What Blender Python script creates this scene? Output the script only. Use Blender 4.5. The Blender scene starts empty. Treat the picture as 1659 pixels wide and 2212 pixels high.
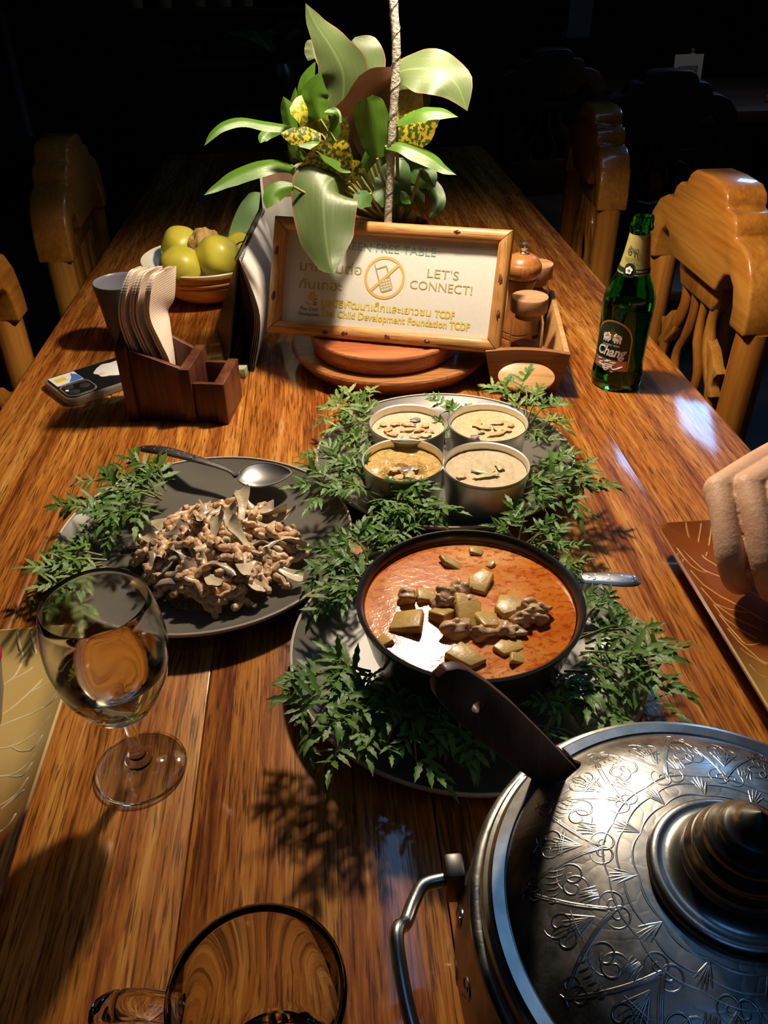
import bpy, bmesh, math, random
from mathutils import Vector, Matrix, Euler, noise as mnoise
R = random.Random(7)
PI = math.pi
SC = bpy.context.scene
COL = SC.collection

# ------------------------------------------------------------------ camera
cam = bpy.data.cameras.new('camera')
camo = bpy.data.objects.new('camera', cam); COL.objects.link(camo)
cam.sensor_fit = 'HORIZONTAL'; cam.sensor_width = 36.0
cam.lens = 36.0 * 1740.0 / 1659.0
cam.clip_start = 0.01
camo.matrix_world = Matrix(((0.996712,0.054484,-0.059975,0.000000),(-0.080398,0.572864,-0.815698,0.000000),(-0.010085,0.817838,0.575361,0.450000),(0.000000,0.000000,0.000000,1.000000)))
SC.camera = camo
# ------------------------------------------------------------------ world (night)
w = bpy.data.worlds.new('night'); SC.world = w; w.use_nodes = True
bgn = w.node_tree.nodes['Background']
bgn.inputs[0].default_value = (0.55, 0.7, 1.0, 1); bgn.inputs[1].default_value = 0.0035
# ------------------------------------------------------------------ lights away from the table lamp
def area(name, loc, target, sx, sy, power, colr, roll=0):
    l = bpy.data.lights.new(name, 'AREA'); l.shape = 'RECTANGLE'; l.size = sx; l.size_y = sy
    l.energy = power; l.color = colr
    o = bpy.data.objects.new(name, l); COL.objects.link(o)
    o.location = loc
    o.rotation_euler = (Vector(target) - Vector(loc)).to_track_quat('-Z', 'Y').to_euler()
    if roll: o.rotation_euler = (0, 0, roll)
    return o
area('ceiling_tube_light', (.47, 1.00, 2.05), (.47, 1.00, 0), .20, .85, 0.95, (0.24, 0.54, 1.0))
area('ceiling_tube_light', (.84, 1.64, 2.05), (.84, 1.64, 0), .16, .90, 0.75, (0.24, 0.54, 1.0), -.75)
area('ceiling_tube_light', (.16, -.36, 2.05), (.16, -.36, 0), .62, .34, 0.95, (0.16, 0.44, 1.0))
area('blue_doorway_light', (1.86, 3.10, 1.23), (0.4, 0.8, 0), 0.26, 0.46, 4.2, (0.24, 0.54, 1.0))
def spot(name, loc, target, power, colr, deg):
    l = bpy.data.lights.new(name, 'SPOT'); l.energy = power; l.color = colr; l.spot_size = math.radians(deg); l.spot_blend = .5; l.shadow_soft_size = .03
    o = bpy.data.objects.new(name, l); COL.objects.link(o); o.location = loc
    o.rotation_euler = (Vector(target) - Vector(loc)).to_track_quat('-Z', 'Y').to_euler()
spot('far_card_fill_spot', (1.30, 2.52, .62), (1.28, 2.92, .02), 1.1, (1.0, .85, .65), 70)  # added fill spot that brightens the pale card, not an actual lamp
area('back_room_fill', (0.2, 3.3, 1.95), (0.5, 4.0, -0.5), 0.15, 0.15, 0.04, (1.0, 0.62, 0.3))  # weak warm fill added so the dark background stays faintly visible
SC.view_settings.view_transform = 'Standard'
SC.view_settings.look = 'None'
SC.view_settings.exposure = 0.0
SC.view_settings.gamma = 1.0
SC.view_settings.use_curve_mapping = False
SC.cycles.sample_clamp_indirect = 4.0
SC.cycles.max_bounces = 14
SC.cycles.transparent_max_bounces = 16
SC.cycles.transmission_bounces = 14
SC.cycles.blur_glossy = 0.5
LAMP = Vector((0.122, 0.922, 0.602))

D = {'sprigs': {'tl': [((0.0473, 0.7587, 0.034), (-0.0067, 0.7545, 0.042)), ((0.041, 0.7391, 0.034), (0.0038, 0.7796, 0.042)), ((0.0427, 0.7643, 0.034), (0.0169, 0.7946, 0.042)), ((0.0456, 0.7693, 0.034), (0.0403, 0.8034, 0.042)), ((0.0365, 0.7446, 0.034), (0.012, 0.7326, 0.042)), ((0.041, 0.7391, 0.034), (0.0261, 0.6844, 0.042))], 'tm': [((0.1206, 0.7313, 0.034), (0.1206, 0.7679, 0.042)), ((0.1199, 0.7264, 0.034), (0.1372, 0.7609, 0.042)), ((0.1142, 0.7031, 0.034), (0.1102, 0.7278, 0.042))], 'tr': [((0.2066, 0.7532, 0.034), (0.1876, 0.7999, 0.042)), ((0.2091, 0.753, 0.034), (0.2104, 0.821, 0.042)), ((0.2104, 0.7477, 0.034), (0.2271, 0.779, 0.042)), ((0.2105, 0.7374, 0.034), (0.2418, 0.7558, 0.042)), ((0.2071, 0.7227, 0.034), (0.2399, 0.7199, 0.042)), ((0.2049, 0.7132, 0.034), (0.2151, 0.6795, 0.042))], 'bl': [((0.034, 0.6332, 0.034), (-0.0128, 0.675, 0.042)), ((0.0335, 0.6254, 0.034), (-0.0221, 0.6186, 0.042)), ((0.0301, 0.6417, 0.034), (-0.0, 0.6484, 0.042)), ((0.0304, 0.6457, 0.034), (0.0176, 0.6988, 0.042)), ((0.0335, 0.6254, 0.034), (-0.0139, 0.599, 0.042)), ((0.0296, 0.6337, 0.034), (0.0093, 0.6642, 0.042))], 'bm': [((0.0337, 0.6293, 0.034), (0.0623, 0.6105, 0.042)), ((0.0335, 0.6254, 0.034), (0.0852, 0.5896, 0.042)), ((0.0464, 0.6242, 0.034), (0.091, 0.571, 0.042)), ((0.0451, 0.6089, 0.034), (0.0642, 0.5495, 0.042)), ((0.05, 0.616, 0.034), (0.054, 0.5675, 0.042)), ((0.0409, 0.6093, 0.034), (0.0752, 0.5586, 0.042))], 'rt': [((0.1766, 0.6195, 0.034), (0.2174, 0.644, 0.042)), ((0.1736, 0.6159, 0.034), (0.2348, 0.6256, 0.042)), ((0.1749, 0.6118, 0.034), (0.2394, 0.5897, 0.042)), ((0.1732, 0.6042, 0.034), (0.2136, 0.5664, 0.042)), ((0.1724, 0.6005, 0.034), (0.1859, 0.555, 0.042)), ((0.177, 0.6116, 0.034), (0.2092, 0.5964, 0.042)), ((0.1741, 0.608, 0.034), (0.2442, 0.6126, 0.042)), ((0.1809, 0.6191, 0.034), (0.2022, 0.6371, 0.042))], 'ml': [((-0.1567, 0.6436, 0.034), (-0.1994, 0.676, 0.042)), ((-0.1599, 0.6361, 0.034), (-0.2253, 0.6539, 0.042)), ((-0.1588, 0.6284, 0.034), (-0.232, 0.6089, 0.042)), ((-0.1662, 0.6215, 0.034), (-0.2083, 0.5924, 0.042)), ((-0.1619, 0.6211, 0.034), (-0.1921, 0.5704, 0.042)), ((-0.1636, 0.6326, 0.034), (-0.1819, 0.6497, 0.042)), ((-0.1594, 0.6479, 0.034), (-0.1726, 0.6734, 0.042)), ((-0.1764, 0.6078, 0.034), (-0.2159, 0.5726, 0.042)), ((-0.1588, 0.6284, 0.034), (-0.1955, 0.6201, 0.042))], 'mb': [((-0.1973, 0.549, 0.034), (-0.237, 0.5487, 0.042)), ((-0.1921, 0.5422, 0.034), (-0.2446, 0.5077, 0.042)), ((-0.1947, 0.5363, 0.034), (-0.2278, 0.4842, 0.042)), ((-0.1953, 0.5395, 0.034), (-0.2219, 0.5171, 0.042)), ((-0.2064, 0.5562, 0.034), (-0.2208, 0.5599, 0.042)), ((-0.1903, 0.5329, 0.034), (-0.2024, 0.4873, 0.042))], 'ul': [((0.0253, 0.5039, 0.034), (-0.0038, 0.5207, 0.042)), ((0.0257, 0.5098, 0.034), (0.0124, 0.5412, 0.042)), ((0.025, 0.498, 0.034), (-0.0137, 0.4949, 0.042)), ((0.0264, 0.4921, 0.034), (-0.0123, 0.4697, 0.042)), ((0.0242, 0.4867, 0.034), (0.0016, 0.4631, 0.042)), ((0.0218, 0.5071, 0.034), (0.0013, 0.5022, 0.042)), ((0.039, 0.5332, 0.034), (0.0286, 0.5495, 0.042))], 'um': [((0.0604, 0.5507, 0.034), (0.054, 0.5675, 0.042)), ((0.0561, 0.5477, 0.034), (0.072, 0.5658, 0.042)), ((0.06, 0.5474, 0.034), (0.0409, 0.5321, 0.042))], 'ur': [((0.1537, 0.5353, 0.034), (0.1619, 0.5573, 0.042)), ((0.1562, 0.5286, 0.034), (0.1786, 0.542, 0.042)), ((0.1611, 0.5154, 0.034), (0.1915, 0.5086, 0.042)), ((0.1594, 0.5251, 0.034), (0.1831, 0.5284, 0.042)), ((0.1688, 0.4994, 0.034), (0.1858, 0.4879, 0.042)), ((0.1505, 0.5389, 0.034), (0.1472, 0.545, 0.042))], 'rr': [((0.1796, 0.4298, 0.034), (0.199, 0.4397, 0.042)), ((0.1768, 0.4201, 0.034), (0.2197, 0.4078, 0.042)), ((0.1758, 0.4106, 0.034), (0.2182, 0.3848, 0.042)), ((0.1744, 0.406, 0.034), (0.2137, 0.3552, 0.042)), ((0.1702, 0.3971, 0.034), (0.1997, 0.3606, 0.042)), ((0.1721, 0.4157, 0.034), (0.203, 0.4191, 0.042)), ((0.166, 0.3884, 0.034), (0.1945, 0.337, 0.042)), ((0.1698, 0.4017, 0.034), (0.1929, 0.3782, 0.042)), ((0.1775, 0.435, 0.034), (0.1867, 0.446, 0.042))], 'rb': [((0.1536, 0.3851, 0.034), (0.1719, 0.3429, 0.042)), ((0.1492, 0.3811, 0.034), (0.1487, 0.326, 0.042)), ((0.1449, 0.3772, 0.034), (0.1245, 0.3245, 0.042)), ((0.1418, 0.3775, 0.034), (0.1625, 0.3322, 0.042)), ((0.1498, 0.3832, 0.034), (0.145, 0.3453, 0.042))], 'll': [((0.0182, 0.3973, 0.034), (-0.0297, 0.3812, 0.042)), ((0.0179, 0.393, 0.034), (-0.0326, 0.3573, 0.042)), ((0.0177, 0.3887, 0.034), (-0.0266, 0.3343, 0.042)), ((0.0205, 0.3841, 0.034), (-0.0096, 0.3187, 0.042)), ((0.0234, 0.3796, 0.034), (0.0082, 0.3312, 0.042)), ((0.0177, 0.3887, 0.034), (-0.0029, 0.347, 0.042)), ((0.0269, 0.3835, 0.034), (0.0327, 0.3438, 0.042)), ((0.024, 0.3881, 0.034), (0.0549, 0.3534, 0.042)), ((0.0212, 0.3927, 0.034), (0.0073, 0.3696, 0.042))], 'bb': [((0.0419, 0.3738, 0.034), (0.0409, 0.3108, 0.042)), ((0.0481, 0.3732, 0.034), (0.0221, 0.3228, 0.042)), ((0.0632, 0.3678, 0.034), (0.0706, 0.3185, 0.042)), ((0.057, 0.3683, 0.034), (0.0549, 0.3307, 0.042)), ((0.0787, 0.3664, 0.034), (0.0884, 0.3205, 0.042))]}, 'veinsR': [[(0.312, 0.567, 0.0155), (0.3115, 0.5518, 0.0155), (0.3144, 0.5378, 0.0155), (0.3172, 0.5242, 0.0155), (0.3225, 0.5144, 0.0155), (0.3248, 0.5033, 0.0155), (0.3256, 0.4935, 0.0155)], [(0.2954, 0.5513, 0.0155), (0.3006, 0.5333, 0.0155), (0.3067, 0.5159, 0.0155), (0.3121, 0.5063, 0.0155), (0.3256, 0.4935, 0.0155), (0.3384, 0.4752, 0.0155), (0.3443, 0.4664, 0.0155), (0.3639, 0.4461, 0.0155)], [(0.2929, 0.5321, 0.0155), (0.2965, 0.5168, 0.0155), (0.3042, 0.507, 0.0155), (0.3121, 0.5063, 0.0155)], [(0.327, 0.5656, 0.0155), (0.3238, 0.5547, 0.0155), (0.3156, 0.5377, 0.0155)], [(0.3377, 0.5656, 0.0155), (0.33, 0.5461, 0.0155), (0.3189, 0.5268, 0.0155)], [(0.3404, 0.5531, 0.0155), (0.3385, 0.5374, 0.0155), (0.3398, 0.5239, 0.0155), (0.3468, 0.503, 0.0155), (0.354, 0.4865, 0.0155), (0.3703, 0.4583, 0.0155)], [(0.2925, 0.501, 0.0155), (0.2988, 0.4882, 0.0155), (0.3062, 0.479, 0.0155), (0.315, 0.4682, 0.0155), (0.3239, 0.4561, 0.0155), (0.3328, 0.4428, 0.0155), (0.3525, 0.4244, 0.0155)], [(0.2995, 0.4632, 0.0155), (0.3062, 0.4609, 0.0155), (0.3223, 0.4539, 0.0155)], [(0.2925, 0.4786, 0.0155), (0.2995, 0.4632, 0.0155), (0.3099, 0.4495, 0.0155), (0.3248, 0.4329, 0.0155)], [(0.2963, 0.461, 0.0155), (0.2992, 0.4474, 0.0155), (0.3053, 0.4392, 0.0155), (0.3167, 0.4247, 0.0155)], [(0.295, 0.4478, 0.0155), (0.3004, 0.4306, 0.0155), (0.3037, 0.4194, 0.0155), (0.3097, 0.4188, 0.0155), (0.3177, 0.4202, 0.0155)], [(0.2946, 0.4319, 0.0155), (0.2986, 0.422, 0.0155), (0.3042, 0.4115, 0.0155), (0.312, 0.3997, 0.0155), (0.3336, 0.3882, 0.0155)], [(0.2959, 0.4115, 0.0155), (0.3003, 0.4076, 0.0155), (0.3063, 0.4029, 0.0155), (0.3113, 0.3983, 0.0155)], [(0.2937, 0.3932, 0.0155), (0.2984, 0.3861, 0.0155), (0.3045, 0.3843, 0.0155)], [(0.359, 0.5615, 0.0155), (0.3553, 0.5477, 0.0155), (0.3592, 0.5297, 0.0155), (0.3709, 0.5044, 0.0155)], [(0.3734, 0.5602, 0.0155), (0.3712, 0.5422, 0.0155), (0.3893, 0.5174, 0.0155)]], 'veinsL': [[(-0.2484, 0.4825, 0.0155), (-0.2453, 0.465, 0.0155), (-0.2412, 0.4546, 0.0155), (-0.2417, 0.4402, 0.0155), (-0.2446, 0.4327, 0.0155), (-0.2587, 0.4159, 0.0155)], [(-0.2399, 0.4817, 0.0155), (-0.233, 0.4605, 0.0155), (-0.228, 0.4502, 0.0155)], [(-0.2269, 0.4616, 0.0155), (-0.2315, 0.4441, 0.0155), (-0.2443, 0.4319, 0.0155)], [(-0.2164, 0.4427, 0.0155), (-0.2226, 0.4276, 0.0155), (-0.2329, 0.4092, 0.0155), (-0.2408, 0.4, 0.0155), (-0.2536, 0.39, 0.0155)], [(-0.2093, 0.428, 0.0155), (-0.2213, 0.423, 0.0155), (-0.225, 0.4203, 0.0155)], [(-0.2011, 0.4122, 0.0155), (-0.2096, 0.4028, 0.0155), (-0.2241, 0.3971, 0.0155), (-0.2378, 0.39, 0.0155), (-0.2513, 0.3831, 0.0155)], [(-0.2015, 0.405, 0.0155), (-0.2052, 0.4025, 0.0155), (-0.2158, 0.402, 0.0155)], [(-0.2016, 0.3881, 0.0155), (-0.2133, 0.3771, 0.0155), (-0.2252, 0.3716, 0.0155), (-0.2319, 0.3702, 0.0155), (-0.2474, 0.371, 0.0155)], [(-0.2028, 0.3722, 0.0155), (-0.208, 0.3649, 0.0155), (-0.2174, 0.3657, 0.0155), (-0.226, 0.371, 0.0155)], [(-0.2042, 0.3582, 0.0155), (-0.2137, 0.3492, 0.0155), (-0.225, 0.3472, 0.0155), (-0.2399, 0.3479, 0.0155)], [(-0.2042, 0.3508, 0.0155), (-0.2093, 0.344, 0.0155), (-0.2209, 0.3468, 0.0155)], [(-0.203, 0.3387, 0.0155), (-0.2086, 0.331, 0.0155), (-0.2183, 0.3251, 0.0155), (-0.2322, 0.3241, 0.0155)], [(-0.2033, 0.3294, 0.0155), (-0.2112, 0.3267, 0.0155), (-0.2173, 0.3216, 0.0155)], [(-0.2034, 0.3127, 0.0155), (-0.2072, 0.3067, 0.0155), (-0.2173, 0.3033, 0.0155)], [(-0.2632, 0.4821, 0.0155), (-0.2598, 0.4629, 0.0155), (-0.2594, 0.4466, 0.0155)]], 'leaves': {'broad': [([(0.0344, 1.07, 0.2666), (0.0338, 1.0667, 0.2922), (0.0371, 1.0633, 0.315), (0.0352, 1.06, 0.3337), (0.0234, 1.0567, 0.3563), (0.0073, 1.0533, 0.3791), (-0.0024, 1.05, 0.3988)], [0.008, 0.021, 0.031, 0.03, 0.02, 0.01, 0]), ([(0.0561, 1.13, 0.2763), (0.0616, 1.1325, 0.3078), (0.0645, 1.135, 0.3326), (0.0607, 1.1375, 0.3457), (0.0525, 1.14, 0.3559)], [0.01, 0.024, 0.028, 0.024, 0.004]), ([(0.0809, 1.07, 0.3002), (0.0991, 1.06, 0.327), (0.1226, 1.05, 0.3331), (0.1459, 1.04, 0.3302), (0.1652, 1.03, 0.3184), (0.1778, 1.02, 0.2919)], [0.004, 0.014, 0.028, 0.03, 0.022, 0]), ([(0.0419, 1.01, 0.225), (0.0207, 0.9925, 0.2294), (0.0088, 0.975, 0.2241), (0.0055, 0.9575, 0.2072), (0.0057, 0.94, 0.1786), (0.0082, 0.9225, 0.1558), (0.0119, 0.905, 0.1462)], [0.006, 0.03, 0.04, 0.038, 0.032, 0.017, 0]), ([(0.0983, 1.1, 0.276), (0.113, 1.0933, 0.2885), (0.1273, 1.0867, 0.2998), (0.1392, 1.08, 0.3071)], [0.01, 0.022, 0.026, 0.01]), ([(0.0061, 1.12, 0.3389), (0.0044, 1.1233, 0.3461), (0.0038, 1.1267, 0.3532), (0.0052, 1.13, 0.3575)], [0.01, 0.012, 0.01, 0.003]), ([(0.0046, 1.04, 0.2194), (-0.0078, 1.0267, 0.2277), (-0.0181, 1.0133, 0.2308), (-0.0263, 1.0, 0.2291)], [0.006, 0.012, 0.012, 0.005])], 'dark': [([(0.0532, 1.06, 0.23), (0.0451, 1.055, 0.2572), (0.0456, 1.05, 0.2793), (0.0583, 1.045, 0.2967), (0.0747, 1.04, 0.3154), (0.0907, 1.035, 0.3265), (0.0993, 1.03, 0.3287)], [0.006, 0.022, 0.028, 0.03, 0.024, 0.012, 0.002]), ([(0.0614, 1.05, 0.2379), (0.0574, 1.0467, 0.2584), (0.0557, 1.0433, 0.2782), (0.0548, 1.04, 0.2938)], [0.006, 0.012, 0.01, 0.002])], 'strap': [([(-0.0137, 1.03, 0.2651), (-0.025, 1.02, 0.2774), (-0.0562, 1.01, 0.2848), (-0.0787, 1.0, 0.2911), (-0.0976, 0.99, 0.2896), (-0.1111, 0.98, 0.2827), (-0.1222, 0.97, 0.2714)], [0.004, 0.006, 0.008, 0.008, 0.007, 0.005, 0]), ([(-0.0124, 1.03, 0.2221), (-0.0281, 1.0183, 0.2359), (-0.0437, 1.0067, 0.2436), (-0.0635, 0.995, 0.2437), (-0.0936, 0.9833, 0.2366), (-0.1135, 0.9717, 0.2284), (-0.128, 0.96, 0.2221)], [0.006, 0.009, 0.011, 0.013, 0.011, 0.006, 0]), ([(-0.0195, 0.99, 0.266), (0.0024, 0.9925, 0.2659), (0.016, 0.995, 0.2567), (0.0317, 0.9975, 0.2444), (0.0521, 1.0, 0.2362)], [0.002, 0.009, 0.013, 0.012, 0.002]), ([(0.0708, 1.0, 0.2477), (0.0679, 0.9975, 0.2671), (0.065, 0.995, 0.2877), (0.0612, 0.9925, 0.3025), (0.0583, 0.99, 0.3117)], [0.008, 0.017, 0.02, 0.018, 0.008]), ([(0.0934, 1.0, 0.2844), (0.1089, 0.995, 0.2921), (0.1222, 0.99, 0.2967), (0.1413, 0.985, 0.2974), (0.1606, 0.98, 0.2924)], [0.004, 0.009, 0.011, 0.009, 0]), ([(0.0811, 1.0, 0.2607), (0.0946, 0.992, 0.2627), (0.112, 0.984, 0.2582), (0.1314, 0.976, 0.2499), (0.1447, 0.968, 0.2409), (0.1579, 0.96, 0.2356)], [0.004, 0.008, 0.012, 0.011, 0.006, 0]), ([(-0.0282, 0.97, 0.2263), (-0.0402, 0.965, 0.2255), (-0.0503, 0.96, 0.2217), (-0.0556, 0.955, 0.2154), (-0.0591, 0.95, 0.2072)], [0.004, 0.009, 0.011, 0.008, 0]), ([(-0.0258, 1.04, 0.2693), (-0.0288, 1.04, 0.2845), (-0.0308, 1.04, 0.2975), (-0.034, 1.04, 0.309)], [0.006, 0.009, 0.008, 0]), ([(-0.0127, 1.06, 0.2809), (-0.0101, 1.06, 0.3035), (-0.0058, 1.06, 0.3218), (0.0056, 1.06, 0.3422)], [0.005, 0.01, 0.009, 0]), ([(0.0069, 1.01, 0.2885), (0.0028, 1.01, 0.3048), (0.0026, 1.01, 0.3172), (0.0102, 1.01, 0.337)], [0.008, 0.016, 0.015, 0]), ([(-0.0236, 1.05, 0.2866), (-0.0238, 1.05, 0.2978), (-0.021, 1.05, 0.3088), (-0.0193, 1.05, 0.317)], [0.003, 0.004, 0.003, 0]), ([(-0.0297, 1.05, 0.2753), (-0.0505, 1.0433, 0.2722), (-0.061, 1.0367, 0.2669), (-0.0643, 1.03, 0.2616)], [0.004, 0.007, 0.006, 0]), ([(0.0547, 1.01, 0.2344), (0.0651, 1.0067, 0.2503), (0.0753, 1.0033, 0.2583), (0.0852, 1.0, 0.2624)], [0.006, 0.009, 0.008, 0.004]), ([(-0.0112, 1.02, 0.24), (-0.0207, 1.01, 0.2519), (-0.0178, 1.0, 0.2631)], [0.003, 0.003, 0]), ([(-0.0089, 1.0, 0.2459), (-0.0072, 0.995, 0.2564), (-0.0097, 0.99, 0.2639)], [0.004, 0.006, 0.002]), ([(0.0015, 1.01, 0.2475), (0.0145, 1.0075, 0.2628), (0.0233, 1.005, 0.2779), (0.02, 1.0025, 0.2948), (0.0121, 1.0, 0.2971)], [0.003, 0.005, 0.006, 0.005, 0.001]), ([(0.0794, 1.06, 0.2354), (0.0882, 1.06, 0.2591), (0.0905, 1.06, 0.2766), (0.0927, 1.06, 0.2862)], [0.006, 0.012, 0.012, 0.003]), ([(0.0152, 1.0, 0.279), (0.0214, 0.9967, 0.2867), (0.0237, 0.9933, 0.2961), (0.012, 0.99, 0.2987)], [0.003, 0.005, 0.004, 0.001]), ([(-0.0218, 1.05, 0.2401), (-0.0225, 1.05, 0.2598), (-0.0172, 1.05, 0.275), (-0.0189, 1.05, 0.2808)], [0.008, 0.012, 0.01, 0.003]), ([(0.1224, 1.0, 0.2347), (0.1261, 0.995, 0.2279), (0.1383, 0.99, 0.2149)], [0.002, 0.005, 0]), ([(0.0996, 1.0, 0.2097), (0.1028, 0.99, 0.204), (0.1081, 0.98, 0.2004)], [0.003, 0.006, 0])], 'shade': [([(0.1002, 1.05, 0.2449), (0.1136, 1.0333, 0.2299), (0.131, 1.0167, 0.221), (0.1396, 1.0, 0.2135)], [0.008, 0.014, 0.014, 0]), ([(0.0971, 1.04, 0.2188), (0.1066, 1.0267, 0.2052), (0.1202, 1.0133, 0.2019), (0.1273, 1.0, 0.1947)], [0.005, 0.009, 0.008, 0]), ([(0.1309, 1.05, 0.2157), (0.1444, 1.0333, 0.2026), (0.1468, 1.0167, 0.19), (0.1309, 1.0, 0.175)], [0.005, 0.009, 0.008, 0]), ([(0.0973, 1.02, 0.2071), (0.1001, 1.005, 0.2004), (0.1092, 0.99, 0.1958)], [0.005, 0.009, 0.002]), ([(0.0618, 1.0, 0.2088), (0.0525, 0.985, 0.2068), (0.0453, 0.97, 0.2008)], [0.006, 0.012, 0.003]), ([(0.1025, 1.03, 0.2408), (0.0952, 1.02, 0.2273), (0.0879, 1.01, 0.2137), (0.07, 1.0, 0.1985)], [0.008, 0.02, 0.022, 0.008]), ([(0.0004, 1.06, 0.2171), (-0.0198, 1.0567, 0.2387), (-0.0228, 1.0533, 0.2552), (-0.0261, 1.05, 0.2676)], [0.006, 0.012, 0.012, 0.004]), ([(0.0078, 1.03, 0.2815), (0.0225, 1.025, 0.2913), (0.03, 1.02, 0.2826)], [0.004, 0.008, 0.002]), ([(0.0436, 1.06, 0.2034), (0.0657, 1.0567, 0.216), (0.0832, 1.0533, 0.2366), (0.0873, 1.05, 0.2472)], [0.012, 0.022, 0.02, 0.006]), ([(-0.0134, 1.07, 0.2049), (-0.0027, 1.07, 0.2356), (0.0028, 1.07, 0.2555), (-0.0003, 1.07, 0.2752)], [0.012, 0.022, 0.02, 0.006])], 'croton': [([(0.0072, 1.03, 0.2703), (0.0018, 1.02, 0.2852), (-0.0115, 1.01, 0.297), (-0.026, 1.0, 0.2994)], [0.01, 0.018, 0.018, 0.003]), ([(0.0124, 1.0, 0.2241), (0.0119, 0.995, 0.2369), (0.0075, 0.99, 0.2513), (0.0003, 0.985, 0.2655)], [0.01, 0.032, 0.034, 0.006]), ([(0.0978, 1.07, 0.2651), (0.1039, 1.0667, 0.2811), (0.1162, 1.0633, 0.2947), (0.1273, 1.06, 0.3071)], [0.008, 0.019, 0.02, 0.004]), ([(0.0865, 1.04, 0.253), (0.1025, 1.03, 0.2641), (0.1241, 1.02, 0.2767), (0.144, 1.01, 0.289)], [0.008, 0.022, 0.02, 0.002]), ([(0.0066, 1.0, 0.2681), (-0.0093, 0.995, 0.2713), (-0.0248, 0.99, 0.2753), (-0.0391, 0.985, 0.2792)], [0.008, 0.013, 0.009, 0]), ([(0.0318, 1.04, 0.2564), (0.0312, 1.035, 0.2726), (0.0347, 1.03, 0.2884)], [0.006, 0.01, 0.004]), ([(0.0109, 1.03, 0.2626), (0.0107, 1.03, 0.2777), (0.0134, 1.03, 0.2907)], [0.008, 0.012, 0.006]), ([(0.0812, 1.05, 0.2727), (0.0802, 1.05, 0.2804), (0.0834, 1.05, 0.2898)], [0.006, 0.008, 0.003]), ([(0.0413, 1.0, 0.2213), (0.0374, 0.995, 0.2342), (0.0337, 0.99, 0.2506)], [0.008, 0.012, 0.004]), ([(-0.0073, 1.05, 0.2993), (-0.008, 1.05, 0.3048), (-0.0103, 1.05, 0.3095)], [0.003, 0.005, 0.001]), ([(0.0167, 1.02, 0.2585), (0.0183, 1.02, 0.2717), (0.0219, 1.02, 0.2828)], [0.004, 0.006, 0.002]), ([(0.0659, 1.02, 0.2438), (0.0622, 1.02, 0.2631), (0.0564, 1.02, 0.282), (0.0557, 1.02, 0.2913)], [0.004, 0.006, 0.005, 0.001]), ([(0.037, 0.995, 0.2245), (0.0454, 0.99, 0.2389), (0.0514, 0.985, 0.2455)], [0.006, 0.01, 0.003])]}}

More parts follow.
